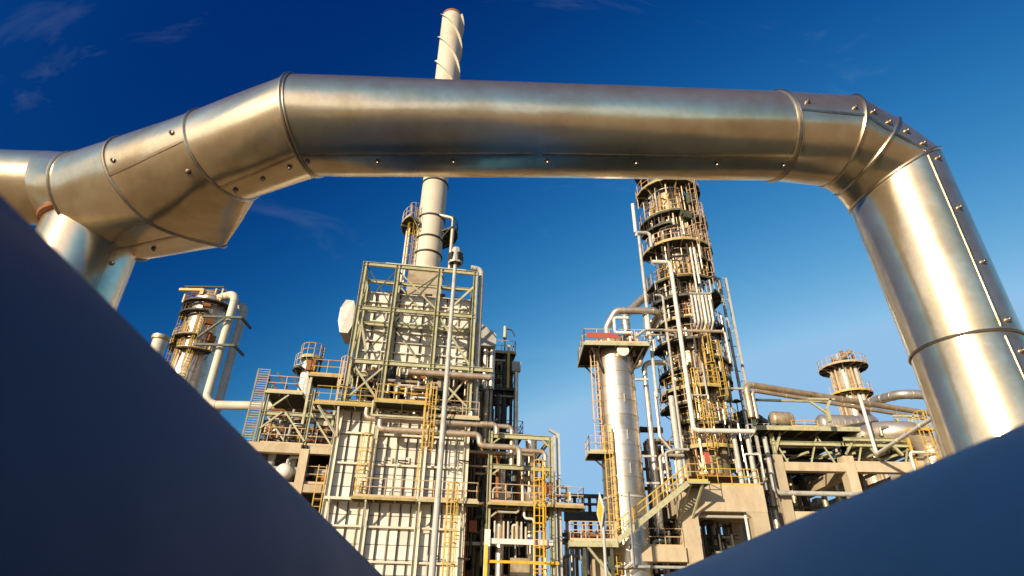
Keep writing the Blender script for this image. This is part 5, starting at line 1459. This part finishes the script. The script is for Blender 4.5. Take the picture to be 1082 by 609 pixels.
# yellow caged ladder and pipe work by the silver leg
yl = along(A(982, 470, RY - 1.2), X, u=981)
YL = thing('access_ladder', 'yellow caged ladder half hidden behind the silver right leg', 'ladder', (yl.x, yl.y, 0))
ladder(YL, (yl.x, yl.y, 0), zat(yl, 452), -Yv, X, 'yellow', w=0.7, cage_from=2)
deck(YL, (yl.x - 0.9, yl.y + 0.05), X, Yv, 1.8, 1.2, zat(yl, 452), 'yellow', 'yellow', 'b')
MB().bar((yl.x - 0.7, yl.y + 1.0, 0), (yl.x - 0.7, yl.y + 1.0, zat(yl, 453)), 0.16).build('post', 'yellow', YL)
pipe('white bent pipe under the yellow ladder platform', route((968, 500, RY - 0.8), ('v', 478), ('u', 990)), 0.11, 'white')

# ================================================================== dense plant between and behind the units
def clutter(root, x0, x1, y0, y1, z0, z1, n, mats, ex=X, ey=Yv, org=Vector((0, 0, 0)), rmax=0.14):
    P = lambda a, b, z: org + ex * a + ey * b + Z * z
    for k in range(n):
        a, b = random.uniform(x0, x1), random.uniform(y0, y1)
        za = random.uniform(z0, z1); r = random.uniform(0.05, rmax); m = random.choice(mats)
        kind = k % 4
        if kind in (0, 1):
            L = random.uniform(0.25, 0.7) * (z1 - z0)
            zz_ = min(z1, za + L)
            pts = [P(a, b, zz_ - L), P(a, b, zz_)]
            if k % 3 == 0: pts.append(P(min(x1, a + random.uniform(0.5, 1.6)), b, zz_))
            MB().tube(fillet(pts, 0.2), r, 8).build('process_line', m, root, True)
        elif kind == 2:
            a2 = min(x1, a + random.uniform(0.3, 0.9) * (x1 - x0))
            MB().tube([P(max(x0, a - 0.6), b, za), P(a2, b, za)], r, 8).build('process_line', m, root, True)
        else:
            c = P(a, b, za)
            if k % 8 == 3: MB().obox(c, ex * random.uniform(0.15, 0.4), ey * 0.25, Z * random.uniform(0.15, 0.4)).build('equipment_box', m, root)
            else:
                MB().tube([P(a, b, za - 0.12), P(a, b, za + 0.12)], r * 2.2, 12).build('flange', m, root, True)
                MB().tube([P(a, b, za), P(a, b - 0.5, za)], 0.05, 6).build('valve_stem', m, root, True)
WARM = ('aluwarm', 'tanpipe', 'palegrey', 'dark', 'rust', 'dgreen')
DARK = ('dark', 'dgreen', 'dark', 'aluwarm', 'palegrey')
def unit(name, label, cat, x0, x1, y, z1, bays=3, levels=4, m='dgreen', depth=3.0):
    t = thing(name, label, cat, ((x0 + x1) / 2, y, 0))
    for i in range(bays + 1):
        for yy in (y, y + depth):
            MB().ibeam((x0 + (x1 - x0) * i / bays, yy, 0), (x0 + (x1 - x0) * i / bays, yy, z1), 0.22, 0.22, X).build('post', m, t)
    for j in range(1, levels + 1):
        for yy in (y, y + depth):
            MB().ibeam((x0, yy, z1 * j / levels), (x1, yy, z1 * j / levels), 0.16, 0.26).build('beam', m, t)
    return t
# behind the stair, between the smooth column and the table
pz = A(700, 470, mc.y + 1).z
xx0, xx1 = A(687, 545, mc.y + 1).x, A(722, 545, mc.y + 1).x
t = unit('piping_station', 'dark cluttered steel frame between the smooth and the tallest column', 'steel frame', xx0, xx1, mc.y + 0.5, pz, 1, 5)
clutter(t, xx0, xx1, mc.y - 0.5, mc.y + 3.5, 1, pz, 46, WARM)
# under the concrete table
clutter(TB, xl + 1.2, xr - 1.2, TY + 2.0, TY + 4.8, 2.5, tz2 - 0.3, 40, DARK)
# low jungle left of the table and below the walkway
t = unit('valve_station', 'low dark steel frame with valves below the walkway', 'steel frame', w0.x - 0.5, xl - 0.5, TY + 3, zd_ + 1.0, 3, 2)
clutter(t, w0.x - 0.5, xl - 0.5, TY + 1.5, TY + 5.5, 2, zd_ + 1.2, 60, WARM, rmax=0.11)
# gap between furnace and green rack, inside the rack
clutter(GR, pa[3] + 0.2, g1, GB + 1.0, GB + 5.0, 2, zd + 3.6, 90, WARM, FX, FY, FO)
clutter(GR, g0 + 0.2, g1 + 1.2, GB - 0.3, GB + 0.4, zd + 0.2, zd + 1.3, 18, ('palegrey', 'tanpipe', 'rust', 'aluwarm'), FX, FY, FO, 0.08)
clutter(DT, t0 - 2.2, t1 + 0.2, DY - 0.5, DY + 3.0, zC - 4, zA, 70, WARM, FX, FY, FO)
# behind the yellow platforms of the furnace
clutter(FU, pa[0] + 0.3, pa[3] + 0.8, 0.6, 3.0, zlow - 0.2, cz0 + 0.4, 80, WARM, FX, FY, FO)
clutter(FU, pa[1] - 0.5, pa[2], -1.4, -0.6, z2 + 0.3, z2 + 1.4, 16, ('white', 'yellow', 'tanpipe', 'palegrey'), FX, FY, FO, 0.1)
# left structure
clutter(LS, a0_ - 0.3, ar - 0.2, LB + 0.4, LB + 3.5, zc1 + 0.1, zu, 60, WARM, FX, FY, FO, 0.1)
clutter(LS, al - 1, ar, LB + 0.8, LB + 4.5, zc2 + 0.2, zc1 - 0.8, 30, WARM, FX, FY, FO, 0.12)
# right rack, below and on the deck
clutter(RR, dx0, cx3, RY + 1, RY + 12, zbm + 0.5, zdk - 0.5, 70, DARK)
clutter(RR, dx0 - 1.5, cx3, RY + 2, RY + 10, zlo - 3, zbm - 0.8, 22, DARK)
clutter(RR, cx2 + 0.8, cx3, RY - 0.2, RY + 5, zbm + 0.9, zdk + 0.2, 30, ('green', 'alu', 'tanpipe', 'palegrey'), rmax=0.12)
for k in range(7):
    x_ = cx2 + 0.6 + k * 1.15
    MB().ibeam((x_, RY + 0.2, zbm + 1.7), (x_, RY + 12, zbm + 1.7), 0.16, 0.26).build('deck_joist', 'green', RR)
MB().ibeam((cx2, RY, zbm + 2.0), (cx3, RY, zbm + 2.0), 0.18, 0.26).build('beam', 'green', RR)

# ================================================================== last small lines
pipe('thin white pipe frame standing on the smooth column platform', route((668, 352, MY - 4.3), ('u', 650), ('v', 336), ('u', 664)), 0.12, 'white', bend=0.2)
pipe('thin pale pipe sloping off the right corner of the smooth column platform', [A(672, 356, MY - 4.2), A(681, 349, MY - 4.2), A(700, 349, MY - 3.4)], 0.1, 'palegrey')
pipe('dark horizontal line tying the smooth column to the tallest column', [A(676, 454, MY - 0.5), A(700, 455, MY - 0.5)], 0.22, 'dark')
pipe('small tan elbow on the right shoulder of the smooth column', [Vector((ab.x + arad - 0.2, ab.y - 0.6, zat(ab, 392))), Vector((ab.x + arad + 0.5, ab.y - 0.6, zat(ab, 388))), Vector((ab.x + arad + 0.5, ab.y - 0.6, zpa - 0.2))], 0.17, 'aluwarm')
for v_ in (405, 485, 513):
    z_ = zat(ab, v_)
    MB().bar((ab.x + arad - 0.1, ab.y - 0.8, z_), (ab.x + arad + 0.85, ab.y - 0.9, z_), 0.14).build('pipe_clip', 'palegrey', AB)
pipe('grey pipe curling under the low concrete beam', route((667, 575, TY - 1.0), ('v', 595), ('p', 660, 601, TY - 1.0)), 0.1, 'palegrey')
pipe('thin riser behind the stair handrail', route((664, 520, SY - 0.6), ('v', 600)), 0.07, 'white')
pipe('brown line snaking low behind the walkway rails', [A(604, 566, SY + 2), A(640, 566, SY + 2), A(640, 590, SY + 2)], 0.1, 'rust')

for k in range(70):
    a = random.uniform(180, 360); dr = random.uniform(0.3, 1.5); v0 = random.uniform(196, 470); L = random.uniform(8, 46)
    p = onm(a, dr); z0 = zat(mc, v0); z1_ = zat(mc, min(505, v0 + L))
    a2 = a + random.uniform(-35, 35); q = onm(a2, dr)
    pts = [Vector((p.x, p.y, z1_)), Vector((p.x, p.y, z0)), Vector((q.x, q.y, z0))]
    if k % 2: pts.append(Vector((q.x, q.y, z0 + random.uniform(0.6, 2.0))))
    MB().tube(fillet(pts, 0.18), random.choice((0.05, 0.06, 0.08, 0.1)), 6).build('small_pipe', random.choice(('dark', 'aluwarm', 'tanpipe', 'palegrey', 'dark', 'alu')), MC, True)
for (v_, a0, a1, w_) in ((222, 330, 420, 1.1), (254, 185, 250, 1.5), (288, 300, 395, 1.3), (330, 200, 260, 1.7), (372, 170, 265, 1.45), (408, 300, 400, 1.2), (436, 170, 250, 1.4), (466, 300, 380, 1.2)):
    ring_platform(MC, (mc.x, mc.y), zat(mc, v_), mrad + 0.06, mrad + w_, a0, a1, 'dgreen', 'dark' if v_ % 4 else 'peach')  # dark tone again carries the platforms' shade
for k in range(26):
    a = random.uniform(285, 365); d = Vector((math.cos(R(a)), math.sin(R(a)), 0)); z_ = zat(mc, random.uniform(215, 500))
    p = onm(a, random.uniform(0.3, 1.1)) + Z * z_
    MB().obox(p, d * 0.2, Z.cross(d) * random.uniform(0.15, 0.5), Z * random.uniform(0.2, 0.6)).build('instrument_box', random.choice(('dark', 'dgreen', 'aluwarm')), MC)
# slim green steelwork standing on the right-hand concrete frames
for k in range(6):
    x_ = cx1 + (cx3 - cx1) * (k + 0.5) / 6
    MB().bar((x_, RY + 0.4, zbm + 0.3), (x_ + (0.9 if k % 2 else -0.9), RY + 0.4, zdk - 0.4), 0.1).build('brace', 'green', RR)
    MB().bar((x_, RY + 0.5, zbm + 1.1), (x_ - 2.6, RY + 11, zbm + 1.1), 0.16).build('brace', 'green', RR)
